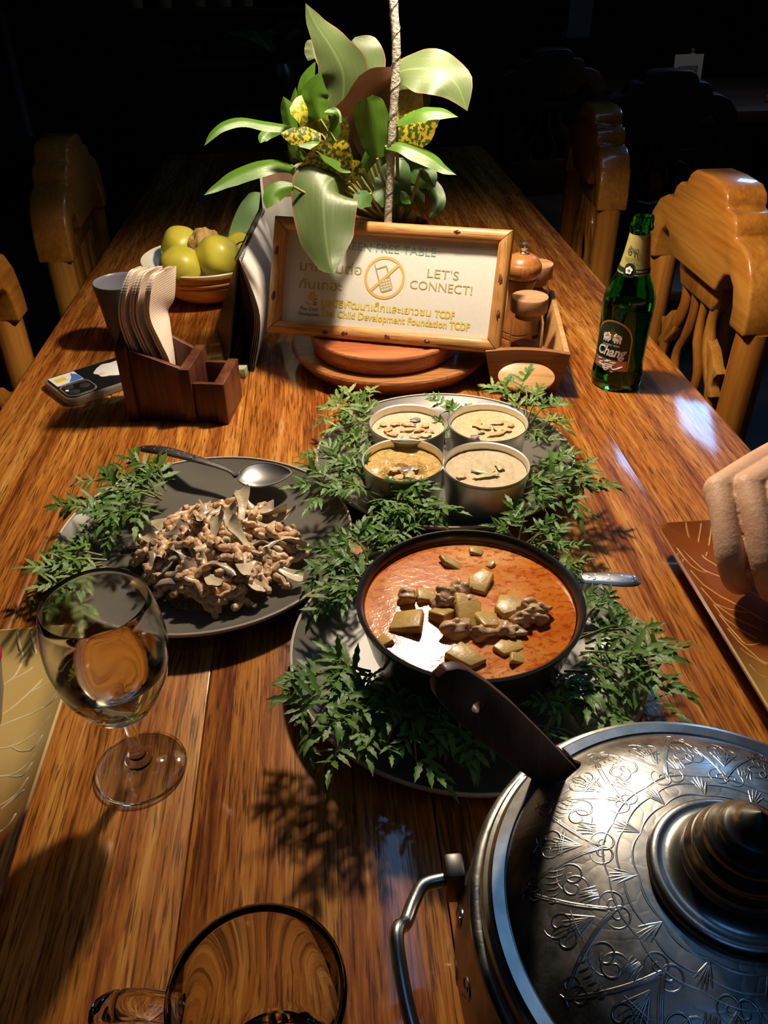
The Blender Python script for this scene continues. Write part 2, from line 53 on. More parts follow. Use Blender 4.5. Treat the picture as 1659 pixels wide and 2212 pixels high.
# ------------------------------------------------------------------ mesh helpers
class MB:
    def __init__(s): s.v = []; s.f = []; s.m = []
    def add(s, vs, fs, mi=0, M=None):
        b = len(s.v)
        s.v += [tuple(M @ Vector(p)) if M else tuple(p) for p in vs]
        s.f += [tuple(i + b for i in f) for f in fs]; s.m += [mi] * len(fs)
        return s
    def box(s, lo, hi, mi=0, M=None):
        x0, y0, z0 = lo; x1, y1, z1 = hi
        return s.add([(x0,y0,z0),(x1,y0,z0),(x1,y1,z0),(x0,y1,z0),(x0,y0,z1),(x1,y0,z1),(x1,y1,z1),(x0,y1,z1)],
                     [(0,3,2,1),(4,5,6,7),(0,1,5,4),(1,2,6,5),(2,3,7,6),(3,0,4,7)], mi, M)
    def lathe(s, prof, n=48, c=(0,0,0), mi=0, M=None, loop=False, rfun=None):
        vs = []; fs = []; k = len(prof)
        for j in range(n):
            a = 2*PI*j/n; ca, sa = math.cos(a), math.sin(a)
            for r, z in prof:
                rr = r * (rfun(a, z) if rfun else 1)
                vs.append((c[0]+rr*ca, c[1]+rr*sa, c[2]+z))
        m = k if loop else k-1
        for j in range(n):
            j2 = (j+1) % n
            for i in range(m):
                i2 = (i+1) % k
                fs.append((j*k+i, j2*k+i, j2*k+i2, j*k+i2))
        return s.add(vs, fs, mi, M)
    def tube(s, path, rad, n=8, mi=0, caps=True, M=None, flat=1.0, up=(0,0,1), closed=False):
        P = [Vector(p) for p in path]; k = len(P)
        if not hasattr(rad, '__len__'): rad = [rad]*k
        U = Vector(up); vs = []; fs = []
        for i, p in enumerate(P):
            t = (P[min(i+1,k-1)] - P[max(i-1,0)])
            if closed: t = P[(i+1) % k] - P[i-1]
            t = t.normalized() if t.length > 1e-9 else Vector((0,0,1))
            a = U - t*U.dot(t)
            if a.length < 1e-4: a = t.orthogonal()
            a.normalize(); b = t.cross(a); U = a
            for j in range(n):
                q = 2*PI*j/n
                vs.append(p + a*(math.sin(q)*rad[i]*flat) + b*(math.cos(q)*rad[i]))
        m = k if closed else k-1
        for i in range(m):
            i2 = (i+1) % k
            for j in range(n):
                fs.append((i*n+j, i*n+(j+1)%n, i2*n+(j+1)%n, i2*n+j))
        if caps and not closed:
            fs.append(tuple(range(n-1,-1,-1))); fs.append(tuple((k-1)*n+j for j in range(n)))
        return s.add(vs, fs, mi, M)
    def prism(s, out, d0, d1, axis='x', mi=0, M=None):
        n = len(out)
        def pt(u, v, d): return (d,u,v) if axis == 'x' else ((u,d,v) if axis == 'y' else (u,v,d))
        vs = [pt(u,v,d0) for u,v in out] + [pt(u,v,d1) for u,v in out]
        fs = [tuple(range(n-1,-1,-1)), tuple(range(n,2*n))] + [(i,(i+1)%n,n+(i+1)%n,n+i) for i in range(n)]
        return s.add(vs, fs, mi, M)
    def grid(s, G, mi=0, M=None):
        r = len(G); c = len(G[0])
        return s.add([p for row in G for p in row],
                     [(i*c+j, i*c+j+1, (i+1)*c+j+1, (i+1)*c+j) for i in range(r-1) for j in range(c-1)], mi, M)
    def blob(s, c, rad, seed=0, amp=.25, fr=1.0, n=10, mi=0, M=None):
        vs = []; fs = []
        for i in range(n+1):
            th = PI*i/n
            for j in range(n*2):
                ph = PI*j/n
                d = Vector((math.sin(th)*math.cos(ph), math.sin(th)*math.sin(ph), math.cos(th)))
                k = 1 + amp*mnoise.noise(d*fr + Vector((seed*3.7, seed*1.3, 0)))
                vs.append((c[0]+d.x*rad[0]*k, c[1]+d.y*rad[1]*k, c[2]+d.z*rad[2]*k))
        w_ = n*2
        for i in range(n):
            for j in range(w_):
                fs.append((i*w_+j, (i+1)*w_+j, (i+1)*w_+(j+1)%w_, i*w_+(j+1)%w_))
        return s.add(vs, fs, mi, M)

def spline(pts, n):
    P = [Vector(p) for p in pts]; out = []; k = len(P)-1
    for i in range(n+1):
        t = i/n*k; a = min(int(t), k-1); u = t-a
        p0 = P[max(a-1,0)]; p1 = P[a]; p2 = P[a+1]; p3 = P[min(a+2,k)]
        out.append(0.5*((2*p1)+(p2-p0)*u+(2*p0-5*p1+4*p2-p3)*u*u+(3*p1-p0-3*p2+p3)*u**3))
    return out
def lerp1(vals, n):
    k = len(vals)-1; out = []
    for i in range(n+1):
        t = i/n*k; a = min(int(t), k-1); u = t-a
        u = u*u*(3-2*u)*.5+u*.5
        out.append(vals[a]*(1-u)+vals[a+1]*u)
    return out

WM = {}
def mesh(mb, mats, bevel=0, seg=2, sharp=0.7, flat=False, weld=False, name='mesh'):
    me = bpy.data.meshes.new(name)
    me.from_pydata([tuple(v) for v in mb.v], [], mb.f)
    for m in (mats if isinstance(mats, (list, tuple)) else [mats]): me.materials.append(m)
    me.polygons.foreach_set('material_index', mb.m)
    bm = bmesh.new(); bm.from_mesh(me)
    if weld: bmesh.ops.remove_doubles(bm, verts=bm.verts, dist=1e-6)
    bmesh.ops.recalc_face_normals(bm, faces=bm.faces)
    if bevel:
        ed = [e for e in bm.edges if len(e.link_faces) == 2 and e.calc_face_angle(0) > 0.5]
        bmesh.ops.bevel(bm, geom=ed, offset=bevel, segments=seg, affect='EDGES', profile=.5, clamp_overlap=True)
    bm.to_mesh(me); bm.free()
    if not flat:
        me.polygons.foreach_set('use_smooth', [True]*len(me.polygons))
        me.set_sharp_from_angle(angle=sharp)
    me.update()
    return me
def link(name, data, parent=None, local=False):
    o = bpy.data.objects.new(name, data); COL.objects.link(o)
    if parent:
        o.parent = parent
        if local: WM[o.name] = WM[parent.name].copy()
        else:
            o.matrix_parent_inverse = WM[parent.name].inverted(); WM[o.name] = Matrix.Identity(4)
    else: WM[o.name] = Matrix.Identity(4)
    return o
def obj(name, mb, mats, parent=None, local=False, label=None, kind=None, **kw):
    o = link(name, mesh(mb, mats, name=name, **kw), parent, local)
    if label: o['label'] = label
    if kind: o['kind'] = kind
    return o
def tag(o, label, cat, group=None):
    o['label'] = label; o['category'] = cat
    if group: o['group'] = group
    return o
def thing(name, label, cat, M=None, loc=None, group=None):
    o = bpy.data.objects.new(name, None); COL.objects.link(o)
    o.empty_display_size = .02
    M = M if M else Matrix.Translation(loc if loc else (0,0,0))
    o.matrix_basis = M; WM[o.name] = M.copy()
    return tag(o, label, cat, group)
def copy_tree(root, M, label=None, group=None):
    r = root.copy(); COL.objects.link(r); r.matrix_basis = M; WM[r.name] = M.copy()
    if label: r['label'] = label
    if group: r['group'] = group
    def kids(a, b):
        for ch in [c for c in bpy.data.objects if c.parent == a]:
            d = ch.copy(); COL.objects.link(d); d.parent = b
            d.matrix_parent_inverse = ch.matrix_parent_inverse.copy()
            kids(ch, d)
    kids(root, r)
    return r
def RZ(a): return Matrix.Rotation(a, 4, 'Z')
def TR(*p): return Matrix.Translation(p if len(p) == 3 else p[0])

# ------------------------------------------------------------------ material helpers
def mk(name, base=(.5,.5,.5), rough=.5, metal=0, spec=.5, coat=0, coatr=.1, trans=0, ior=1.45, sss=0, sssr=(.01,.004,.002)):
    m = bpy.data.materials.new(name); m.use_nodes = True
    b = m.node_tree.nodes['Principled BSDF']
    b.inputs['Base Color'].default_value = (*base, 1); b.inputs['Roughness'].default_value = rough
    b.inputs['Metallic'].default_value = metal; b.inputs['Specular IOR Level'].default_value = spec
    b.inputs['Coat Weight'].default_value = coat; b.inputs['Coat Roughness'].default_value = coatr
    b.inputs['Transmission Weight'].default_value = trans; b.inputs['IOR'].default_value = ior
    if sss:
        b.inputs['Subsurface Weight'].default_value = sss; b.inputs['Subsurface Radius'].default_value = sssr
        b.inputs['Subsurface Scale'].default_value = 1.0
    return m
class NT:
    def __init__(s, m):
        s.m = m; s.t = m.node_tree; s.b = s.t.nodes['Principled BSDF']
    def n(s, typ, **kw):
        x = s.t.nodes.new(typ)
        for k, v in kw.items():
            if k in x.inputs: x.inputs[k].default_value = v
            else: setattr(x, k, v)
        return x
    def l(s, a, b): s.t.links.new(a, b)
    def coord(s, scale=(1,1,1), rot=(0,0,0), rnd=0.0, kind='Object'):
        tc = s.n('ShaderNodeTexCoord'); mp = s.n('ShaderNodeMapping')
        mp.inputs['Scale'].default_value = scale; mp.inputs['Rotation'].default_value = rot
        s.l(tc.outputs[kind], mp.inputs[0])
        if rnd:
            oi = s.n('ShaderNodeObjectInfo'); mu = s.n('ShaderNodeMath', operation='MULTIPLY'); mu.inputs[1].default_value = rnd
            s.l(oi.outputs['Random'], mu.inputs[0])
            cb = s.n('ShaderNodeCombineXYZ')
            for i in range(3): s.l(mu.outputs[0], cb.inputs[i])
            s.l(cb.outputs[0], mp.inputs['Location'])
        return mp.outputs[0]
    def noise(s, vec, scale=5, detail=4, rough=.5, dist=0):
        x = s.n('ShaderNodeTexNoise'); x.inputs['Scale'].default_value = scale; x.inputs['Detail'].default_value = detail
        x.inputs['Roughness'].default_value = rough; x.inputs['Distortion'].default_value = dist
        if vec: s.l(vec, x.inputs['Vector'])
        return x.outputs['Fac']
    def ramp(s, fac, stops, interp='LINEAR'):
        x = s.n('ShaderNodeValToRGB'); r = x.color_ramp; r.interpolation = interp
        while len(r.elements) < len(stops): r.elements.new(.5)
        for e, (p, c) in zip(r.elements, stops):
            e.position = p; e.color = (*c, 1) if len(c) == 3 else c
        s.l(fac, x.inputs[0]); return x.outputs[0]
    def mix(s, fac, a, b, blend='MIX'):
        x = s.n('ShaderNodeMix', data_type='RGBA', blend_type=blend)
        if hasattr(fac, 'name'): s.l(fac, x.inputs[0])
        else: x.inputs[0].default_value = fac
        for v, i in ((a,6),(b,7)):
            if hasattr(v, 'name'): s.l(v, x.inputs[i])
            else: x.inputs[i].default_value = (*v, 1)
        return x.outputs[2]
    def math(s, op, a, b=0.0):
        x = s.n('ShaderNodeMath', operation=op)
        for v, i in ((a,0),(b,1)):
            if hasattr(v, 'name'): s.l(v, x.inputs[i])
            else: x.inputs[i].default_value = v
        return x.outputs[0]
    def bump(s, h, strength=.3, dist=.001, coat=False):
        x = s.n('ShaderNodeBump'); x.inputs['Strength'].default_value = strength; x.inputs['Distance'].default_value = dist
        s.l(h, x.inputs['Height']); s.l(x.outputs[0], s.b.inputs['Normal'])
        if coat: s.l(x.outputs[0], s.b.inputs['Coat Normal'])
    def color(s, c): s.l(c, s.b.inputs['Base Color'])
    def rough(s, c): s.l(c, s.b.inputs['Roughness'])

def wood(name, dark, mid, light, along='y', sc=1.0, rough=.45, coat=0., coatr=.12, bump=.25, pores=.6, rnd=9.0):
    m = mk(name, mid, rough, coat=coat, coatr=coatr); t = NT(m)
    def vec(a, b):
        s_ = {'x':(b,a,a),'y':(a,b,a),'z':(a,a,b)}[along]
        return t.coord(tuple(v*sc for v in s_), rnd=rnd)
    big = t.noise(vec(14, 1.1), 1, 5, .6, .6)
    fine = t.noise(vec(150, 7), 1, 6, .7, .3)
    por = t.noise(vec(420, 16), 1, 3, .6)
    f = t.math('ADD', t.math('MULTIPLY', big, .6), t.math('MULTIPLY', fine, .4))
    c = t.ramp(f, [(.30, dark), (.47, mid), (.66, light)])
    pm = t.ramp(por, [(.36, (0,0,0)), (.5, (1,1,1))])
    c = t.mix(t.math('MULTIPLY', t.math('SUBTRACT', 1.0, pm), pores), c, tuple(v*.35 for v in dark))
    t.color(c)
    t.bump(t.math('ADD', t.math('MULTIPLY', fine, .6), t.math('MULTIPLY', por, .5)), bump, .0006)
    return m

M_ = {}
def table_wood():
    m = mk('table_wood', (.3,.1,.02), .40, spec=.3, coat=1.0, coatr=.07); t = NT(m)
    wide = t.noise(t.coord((26,1.3,20), rnd=9), 1, 4, .6, .8)
    band = t.noise(t.coord((70,3.2,50), rnd=7), 1, 4, .65, .6)
    fib = t.noise(t.coord((330,17,200), rnd=5), 1, 5, .7, .5)
    dash = t.noise(t.coord((560,30,300), rnd=3), 1, 3, .55, .3)
    f = t.math('ADD', t.math('ADD', t.math('MULTIPLY', wide, .26), t.math('MULTIPLY', band, .38)), t.math('MULTIPLY', fib, .36))
    c = t.ramp(f, [(.36, (.085,.017,.003)), (.45, (.25,.068,.010)), (.53, (.45,.16,.024)), (.63, (.66,.33,.075))])
    k = t.ramp(dash, [(.37, (1,1,1)), (.47, (0,0,0))])
    c = t.mix(t.math('MULTIPLY', k, .72), c, (.045,.010,.002)); t.color(c)
    t.bump(t.math('ADD', t.math('MULTIPLY', fib, .6), t.math('MULTIPLY', dash, .6)), .4, .0005)
    cbm = t.n('ShaderNodeBump'); cbm.inputs['Strength'].default_value = .10; cbm.inputs['Distance'].default_value = .0006
    t.l(t.math('ADD', band, t.math('MULTIPLY', fib, .5)), cbm.inputs['Height']); t.l(cbm.outputs[0], t.b.inputs['Coat Normal'])
    return m
M_['table'] = table_wood()
M_['chair'] = wood('chair_wood', (.17,.045,.006), (.42,.150,.020), (.62,.29,.055), 'z', .5, .3, .8, .06, .06, .2)
M_['chair_y'] = wood('chair_wood_crest', (.20,.058,.008), (.45,.170,.024), (.64,.31,.06), 'y', .5, .3, .8, .06, .06, .2)
M_['tray'] = wood('tray_wood', (.36,.16,.05), (.55,.29,.10), (.68,.42,.18), 'x', 1.2, .5, .1, .2, .2, .3)
M_['trayface'] = wood('tray_wood_brown', (.16,.06,.018), (.27,.11,.032), (.38,.17,.055), 'x', 1.2, .5, .1, .2, .2, .3)
M_['mill'] = wood('mill_wood', (.22,.075,.018), (.36,.135,.035), (.47,.20,.06), 'z', 1.5, .35, .3, .15, .1, .3)
M_['lidwood'] = wood('lid_wood', (.22,.09,.04), (.42,.21,.10), (.58,.34,.18), 'x', 2.2, .6, 0, .2, .3, .5)
M_['holder'] = wood('holder_wood', (.03,.008,.004), (.085,.022,.010), (.20,.065,.028), 'z', 1.4, .45, .2, .2, .2, .4)
M_['disc'] = wood('disc_wood', (.12,.035,.012), (.33,.12,.035), (.55,.27,.09), 'x', 1, .38, .35, .15, .3, .6)
M_['discred'] = wood('disc_wood_red', (.20,.045,.016), (.40,.12,.045), (.55,.22,.09), 'x', 1, .35, .4, .15, .2, .4)
M_['frame'] = wood('bark_pole', (.16,.06,.012), (.42,.19,.05), (.58,.32,.10), 'x', 1.6, .5, .15, .2, .6, .5)
M_['framez'] = wood('bark_pole_upright', (.16,.06,.012), (.42,.19,.05), (.58,.32,.10), 'y', 1.6, .5, .15, .2, .6, .5)
M_['paddle'] = wood('paddle_wood', (.05,.02,.012), (.11,.05,.03), (.16,.08,.05), 'z', 1.6, .5, .1, .2, .2, .4)
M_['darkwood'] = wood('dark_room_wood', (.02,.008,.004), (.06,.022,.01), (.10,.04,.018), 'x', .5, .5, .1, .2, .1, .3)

def simple(name, base, rough, nz=0, nscale=60, bump=0, bscale=120, bdist=.001, **kw):
    m = mk(name, base, rough, **kw); t = NT(m)
    if nz:
        f = t.noise(t.coord(rnd=5), nscale, 4, .6)
        t.color(t.ramp(f, [(.3, tuple(v*(1-nz) for v in base)), (.7, tuple(min(1,v*(1+nz)) for v in base))]))
    if bump: t.bump(t.noise(t.coord(rnd=5), bscale, 4, .6), bump, bdist)
    return m
M_['plate'] = simple('grey_glaze', (.115,.106,.090), .36, .06, 30, .05, 300, .0004)
M_['platerim'] = simple('unglazed_edge', (.50,.45,.36), .5, .1, 80)
M_['enamel'] = simple('black_enamel', (.022,.022,.024), .22, .1, 40, coat=.2)
M_['alu'] = simple('aluminium', (.80,.78,.74), .42, .05, 90, .05, 400, .0003, metal=1)
M_['steel'] = simple('steel', (.68,.68,.68), .33, .04, 90, .03, 200, .0004, metal=1)
M_['steeldark'] = simple('tarnished_steel', (.20,.195,.19), .40, .25, 200, .4, 500, .0006, metal=1)
M_['chrome'] = mk('chrome', (.85,.85,.85), .28, metal=1)
M_['glass'] = mk('clear_glass', (1,1,1), 0.0, trans=1, ior=1.46)
m = mk('fogged_wine_glass', (1,1,1), 0, trans=1, ior=1.32); M_['fogglass'] = m; t = NT(m)
sx = t.n('ShaderNodeSeparateXYZ'); t.l(t.coord(), sx.inputs[0])
k = t.ramp(t.math('MULTIPLY', sx.outputs[2], 8.0), [(.74, (0,0,0)), (.82, (1,1,1)), (1.0, (.5,.5,.5))])
t.rough(t.math('MULTIPLY', t.math('MULTIPLY', k, t.ramp(t.noise(t.coord(), 90, 4, .7), [(.35, (.1,)*3), (.6, (1,)*3)])), .22))
M_['wine'] = mk('white_wine', (.97,.93,.70), 0.0, trans=1, ior=1.34)
M_['beer'] = mk('amber_drink', (.85,.55,.12), 0.0, trans=1, ior=1.34)
M_['greenglass'] = mk('green_glass', (.06,.62,.10), 0.02, trans=1, ior=1.46)
M_['beerdark'] = mk('beer_in_green_bottle', (.06,.09,.015), 0.0, trans=1, ior=1.34)
M_['jarglass'] = mk('jar_glass', (.98,.96,.90), .02, trans=1, ior=1.12)
M_['paper'] = simple('paper', (.66,.63,.58), .75, .03, 30)
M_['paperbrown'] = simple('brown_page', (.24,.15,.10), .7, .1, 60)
M_['signpaper'] = simple('sign_paper', (.60,.58,.53), .55, .03, 200, .15, 900, .0002, coat=.25, coatr=.3)
M_['cover'] = simple('black_cover', (.022,.018,.016), .45)
M_['gold'] = mk('gold_print', (.55,.36,.10), .6)
M_['olive'] = mk('olive_print', (.36,.30,.12), .6)
M_['yellowp'] = mk('mustard_print', (.56,.42,.04), .6)
M_['tealp'] = mk('teal_print', (.16,.33,.26), .6)
M_['ink'] = mk('dark_ink', (.06,.055,.05), .6)
M_['orangep'] = mk('orange_print', (.60,.38,.12), .6)
M_['fruit'] = simple('passionfruit_skin', (.50,.44,.045), .38, .18, 18, .06, 60, .002, sss=.1)
M_['wrink'] = simple('wrinkled_skin', (.42,.27,.09), .5, .4, 40, 1.0, 90, .004)
M_['yglaze'] = simple('amber_glaze', (.74,.36,.05), .22, .12, 15, coat=.5)
M_['wglaze'] = simple('cream_glaze', (.68,.63,.52), .3, .04, 20)
M_['cupdark'] = simple('black_cup_glaze', (.035,.032,.034), .3)
M_['cupgrey'] = simple('grey_cup_glaze', (.16,.17,.20), .3)
M_['red'] = mk('red_glaze', (.45,.02,.04), .25)
M_['bananaleaf'] = simple('banana_leaf', (.035,.13,.022), .5, .2, 12, .3, 60, .002)
M_['bananarib'] = mk('banana_rib', (.22,.36,.14), .5)
M_['skin'] = mk('skin', (.50,.275,.165), .5, sss=.12, sssr=(.006,.002,.001))
t = NT(M_['skin']); _f = t.noise(t.coord(), 45, 4, .6)
t.color(t.ramp(_f, [(.3, (.52,.27,.165)), (.5, (.62,.37,.235)), (.75, (.68,.43,.28))])); t.bump(t.noise(t.coord(), 260, 5, .65), .45, .0012)
M_['silver'] = simple('silver_ring', (.35,.32,.26), .35, .5, 700, .8, 600, .001, metal=1)
M_['cloth'] = simple('dark_sleeve', (.03,.03,.04), .9)
M_['glassblack'] = mk('black_phone_glass', (.01,.011,.012), .08)
M_['clearcase'] = mk('clear_case', (.62,.56,.44), .15, trans=.75, ior=1.4)
M_['stick_w'] = simple('white_sticker', (.72,.70,.68), .5, .06, 120)
M_['stick_b'] = mk('blue_sticker', (.05,.15,.50), .5)
M_['stick_y'] = mk('yellow_sticker', (.70,.52,.05), .5)
M_['stick_p'] = mk('pink_sticker', (.75,.42,.42), .5)
M_['stem'] = simple('green_stem', (.20,.20,.06), .55, .2, 200)
M_['bark'] = simple('lamp_twig_bark', (.30,.27,.22), .65, .35, 160, .9, 260, .003)
M_['vase'] = simple('dark_vase', (.05,.025,.014), .35, .3, 30)
M_['soil'] = simple('dark_soil', (.02,.014,.01), .9)
M_['floor'] = simple('dark_floor', (.035,.03,.026), .55, .2, 3)
M_['wall'] = simple('dark_wall', (.05,.035,.025), .8, .2, 4)
M_['mosspack'] = simple('pale_green_packet', (.34,.36,.20), .7, .4, 140, .8, 200, .002)
M_['shade'] = mk('lamp_shade', (.05,.035,.02), .6)
M_['darkgreen'] = simple('dim_leaf', (.05,.09,.02), .5, .3, 20)

# napkin: fine pressed ribs
m = mk('napkin_paper', (.70,.575,.47), .85); M_['napkin'] = m; t = NT(m)
wv = t.n('ShaderNodeTexWave', bands_direction='Z'); wv.inputs['Scale'].default_value = 115; wv.inputs['Distortion'].default_value = 1.5
t.l(t.coord(), wv.inputs[0]); t.bump(wv.outputs['Fac'], .35, .0003)
# leaf materials
def leafmat(name, a, b, edge=None, rough=.38, streak=180, spots=None, spotscale=90, spotcut=.5, trans=.12):
    m = mk(name, a, rough); t = NT(m)
    uv = t.coord((streak, 3, 1), kind='UV'); f = t.noise(uv, 1, 4, .6)
    c = t.ramp(f, [(.3, a), (.7, b)])
    if spots:
        v = t.n('ShaderNodeTexNoise'); v.inputs['Scale'].default_value = spotscale; v.inputs['Detail'].default_value = 2
        t.l(t.coord(), v.inputs['Vector'])
        k = t.ramp(v.outputs['Fac'], [(spotcut-.02, (0,0,0)), (spotcut+.02, (1,1,1))])
        c = t.mix(k, c, spots)
    sx = t.n('ShaderNodeSeparateXYZ'); t.l(t.coord(kind='UV'), sx.inputs[0])
    d = t.math('ABSOLUTE', t.math('SUBTRACT', sx.outputs[0], .5))
    if edge:
        k = t.ramp(d, [(.468, (0,0,0)), (.49, (1,1,1))]); c = t.mix(k, c, edge)
        k2 = t.ramp(d, [(.012, (1,1,1)), (.03, (0,0,0))]); c = t.mix(t.math('MULTIPLY', k2, .6), c, tuple(min(1, v*1.5) for v in b))
    t.color(c); t.bump(f, .25, .0008)
    tr = t.n('ShaderNodeBsdfTranslucent'); t.l(c, tr.inputs[0])
    ms = t.n('ShaderNodeMixShader'); ms.inputs[0].default_value = trans
    out = t.t.nodes['Material Output']
    t.l(t.b.outputs[0], ms.inputs[1]); t.l(tr.outputs[0], ms.inputs[2]); t.l(ms.outputs[0], out.inputs[0])
    return m
M_['broad'] = leafmat('pale_green_leaf', (.050,.086,.024), (.103,.137,.052), (.21,.10,.06))
M_['strap'] = leafmat('bright_green_leaf', (.040,.108,.007), (.074,.152,.015), None, .36, 60)
M_['darkleaf'] = leafmat('maroon_leaf', (.020,.006,.002), (.050,.017,.004), None, .4, 120)
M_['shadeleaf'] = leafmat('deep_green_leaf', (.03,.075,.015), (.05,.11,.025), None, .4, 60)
M_['croton'] = leafmat('speckled_leaf', (.02,.045,.008), (.04,.08,.012), None, .36, 60, (.36,.26,.015), 230, .5)
M_['crotony'] = leafmat('yellow_speckled_leaf', (.12,.14,.012), (.16,.19,.02), None, .36, 60, (.36,.30,.03), 240, .5)
M_['crotonw'] = leafmat('cream_speckled_leaf', (.60,.50,.28), (.66,.60,.40), None, .36, 60, (.62,.40,.03), 200, .52)
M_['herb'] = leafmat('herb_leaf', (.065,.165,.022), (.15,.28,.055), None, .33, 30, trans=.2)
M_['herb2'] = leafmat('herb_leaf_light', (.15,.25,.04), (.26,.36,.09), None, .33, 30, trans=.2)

# curry surface
m = mk('red_curry', (.6,.2,.05), .09, spec=.4); M_['curry'] = m; t = NT(m)
big = t.noise(t.coord((14,22,14)), 1, 5, .6, 1.2)
med = t.noise(t.coord((150,230,150)), 1, 3, .6, .5)
c = t.ramp(big, [(.3, (.46,.10,.012)), (.5, (.58,.17,.022)), (.7, (.70,.33,.11))])
k = t.ramp(med, [(.52, (0,0,0)), (.60, (1,1,1))]); c = t.mix(t.math('MULTIPLY', k, .7), c, (.33,.035,.004))
sp = t.noise(t.coord((700,700,700)), 1, 2); k = t.ramp(sp, [(.68, (0,0,0)), (.72, (1,1,1))]); c = t.mix(k, c, (.12,.04,.01))
t.color(c); t.bump(t.math('ADD', med, t.math('MULTIPLY', sp, .2)), .11, .0012)
M_['potato'] = simple('curried_potato', (.50,.32,.09), .38, .3, 60, .3, 160, .002, coat=.3)
M_['meat'] = simple('stewed_meat', (.52,.32,.17), .42, .3, 110, .35, 260, .0015, coat=.3)
M_['strip'] = simple('fried_strip', (.64,.41,.235), .36, .3, 220, .4, 420, .0014, coat=.35)
M_['mush'] = simple('pale_mushroom', (.56,.46,.31), .3, .22, 70, .25, 200, .002, coat=.4)
M_['mushgrey'] = simple('greyish_mushroom', (.40,.31,.235), .3, .3, 90, .25, 200, .002, coat=.4)
m = mk('thin_sauce', (.30,.24,.13), .1, coat=.6, coatr=.05); M_['sauce'] = m; t = NT(m)
t.color(t.ramp(t.noise(t.coord(), 500, 3), [(.4, (.14,.12,.08)), (.6, (.34,.27,.14))])); t.bump(t.noise(t.coord(), 500, 3), .3, .001)
def custard(name, a, b, bmp, sc):
    m = mk(name, a, .48, coat=.15, coatr=.2); t = NT(m)
    f = t.noise(t.coord(rnd=3), sc, 5, .65, .4); g = t.noise(t.coord(rnd=3), 420, 3, .6)
    t.color(t.ramp(t.math('ADD', t.math('MULTIPLY', f, .7), t.math('MULTIPLY', g, .3)), [(.35, a), (.65, b)]))
    t.bump(t.math('ADD', f, t.math('MULTIPLY', g, .6)), bmp, .003); return m
M_['cust_a'] = custard('egg_custard_creamy', (.50,.36,.20), (.66,.53,.36), .4, 130)
M_['cust_b'] = custard('egg_custard_grainy', (.52,.37,.18), (.68,.54,.33), .6, 180)
M_['cust_c'] = custard('egg_custard_yellow', (.48,.27,.05), (.70,.48,.16), .9, 160)
M_['cust_d'] = custard('egg_custard_beige', (.44,.33,.185), (.58,.46,.29), .45, 150)
M_['carrot'] = simple('carrot', (.66,.36,.17), .45, .15, 80)
M_['onion'] = simple('purple_shallot', (.22,.15,.16), .4, .2, 90)
M_['greenbit'] = simple('pale_vegetable', (.45,.40,.20), .4, .15, 80)
# pot metal with engraved relief
def engraved(name, base, rough, polar):
    m = mk(name, base, rough, metal=1); t = NT(m)
    v = t.n('ShaderNodeTexVoronoi', feature='F1'); v.inputs['Scale'].default_value = 38
    wob = t.noise(t.coord(), 40, 3); co = t.coord()
    t.l(co, v.inputs['Vector'])
    s_ = t.math('SINE', t.math('ADD', t.math('MULTIPLY', v.outputs['Distance'], 15.0), t.math('MULTIPLY', wob, 16.0)))
    ln = t.math('SMOOTH_MIN', t.math('ABSOLUTE', s_), .5)
    f = t.noise(t.coord(), 25, 5, .65)
    t.color(t.ramp(f, [(.3, tuple(q*.45 for q in base)), (.6, base), (.8, tuple(min(1,q*1.15) for q in base))]))
    t.rough(t.ramp(t.noise(t.coord(), 60, 5, .7), [(.3, (rough*.75,)*3), (.7, (rough*1.35,)*3)]))
    t.bump(ln, .10, .0007); return m
M_['pot'] = engraved('engraved_pewter', (.50,.48,.45), .32, True)
M_['potplain'] = simple('plain_pewter', (.50,.49,.47), .27, .25, 60, .1, 90, .001, metal=1)
M_['potdark'] = simple('groove_metal', (.10,.095,.09), .4, .3, 60, metal=1)
# two-tone leaf plate glaze: brown runs into amber across the dish
def leafplate(name, brown, amber, vec, off, wdt):
    m = mk(name, brown, .25, coat=.5, coatr=.08); t = NT(m)
    d = t.n('ShaderNodeVectorMath', operation='DOT_PRODUCT'); d.inputs[1].default_value = vec
    t.l(t.coord(), d.inputs[0])
    k = t.math('ADD', d.outputs['Value'], t.math('MULTIPLY', t.noise(t.coord(), 18, 3), .02))
    c = t.ramp(t.math('MULTIPLY', t.math('SUBTRACT', k, off), 1/wdt), [(0, amber), (1, brown)])
    t.color(c); return m
M_['lplR'] = leafplate('leaf_plate_glaze_right', (.24,.065,.014), (.48,.30,.07), (.25,1,0), .452, .05)
M_['lplL'] = leafplate('leaf_plate_glaze_left', (.20,.05,.012), (.68,.47,.17), (.35,-1,0), -.43, .07)
M_['veinR'] = mk('raised_vein_right', (.62,.36,.13), .3, coat=.3)
M_['veinL'] = mk('raised_vein_left', (.82,.68,.40), .3, coat=.3)
M_['lbl_green'] = mk('label_dark_green', (.008,.03,.012), .35)
M_['lbl_gold'] = mk('label_gold', (.50,.32,.12), .35, metal=.6)
M_['lbl_foil'] = mk('label_foil', (.45,.40,.13), .35, metal=.3)
M_['lbl_copper'] = mk('label_copper', (.50,.26,.17), .35, metal=.5)
M_['lbl_white'] = mk('label_white', (.75,.73,.68), .45)
M_['lbl_red'] = mk('label_red', (.50,.03,.03), .45)
M_['spice'] = simple('chilli_flakes', (.30,.10,.02), .7, .6, 500, .8, 500, .004)
M_['salt'] = simple('pale_salt', (.55,.47,.33), .8, .1, 300)
M_['card'] = simple('pale_card', (.55,.55,.52), .6)
M_['cardgrey'] = simple('card_picture', (.16,.16,.15), .6, .5, 90)
M_['bulb'] = None
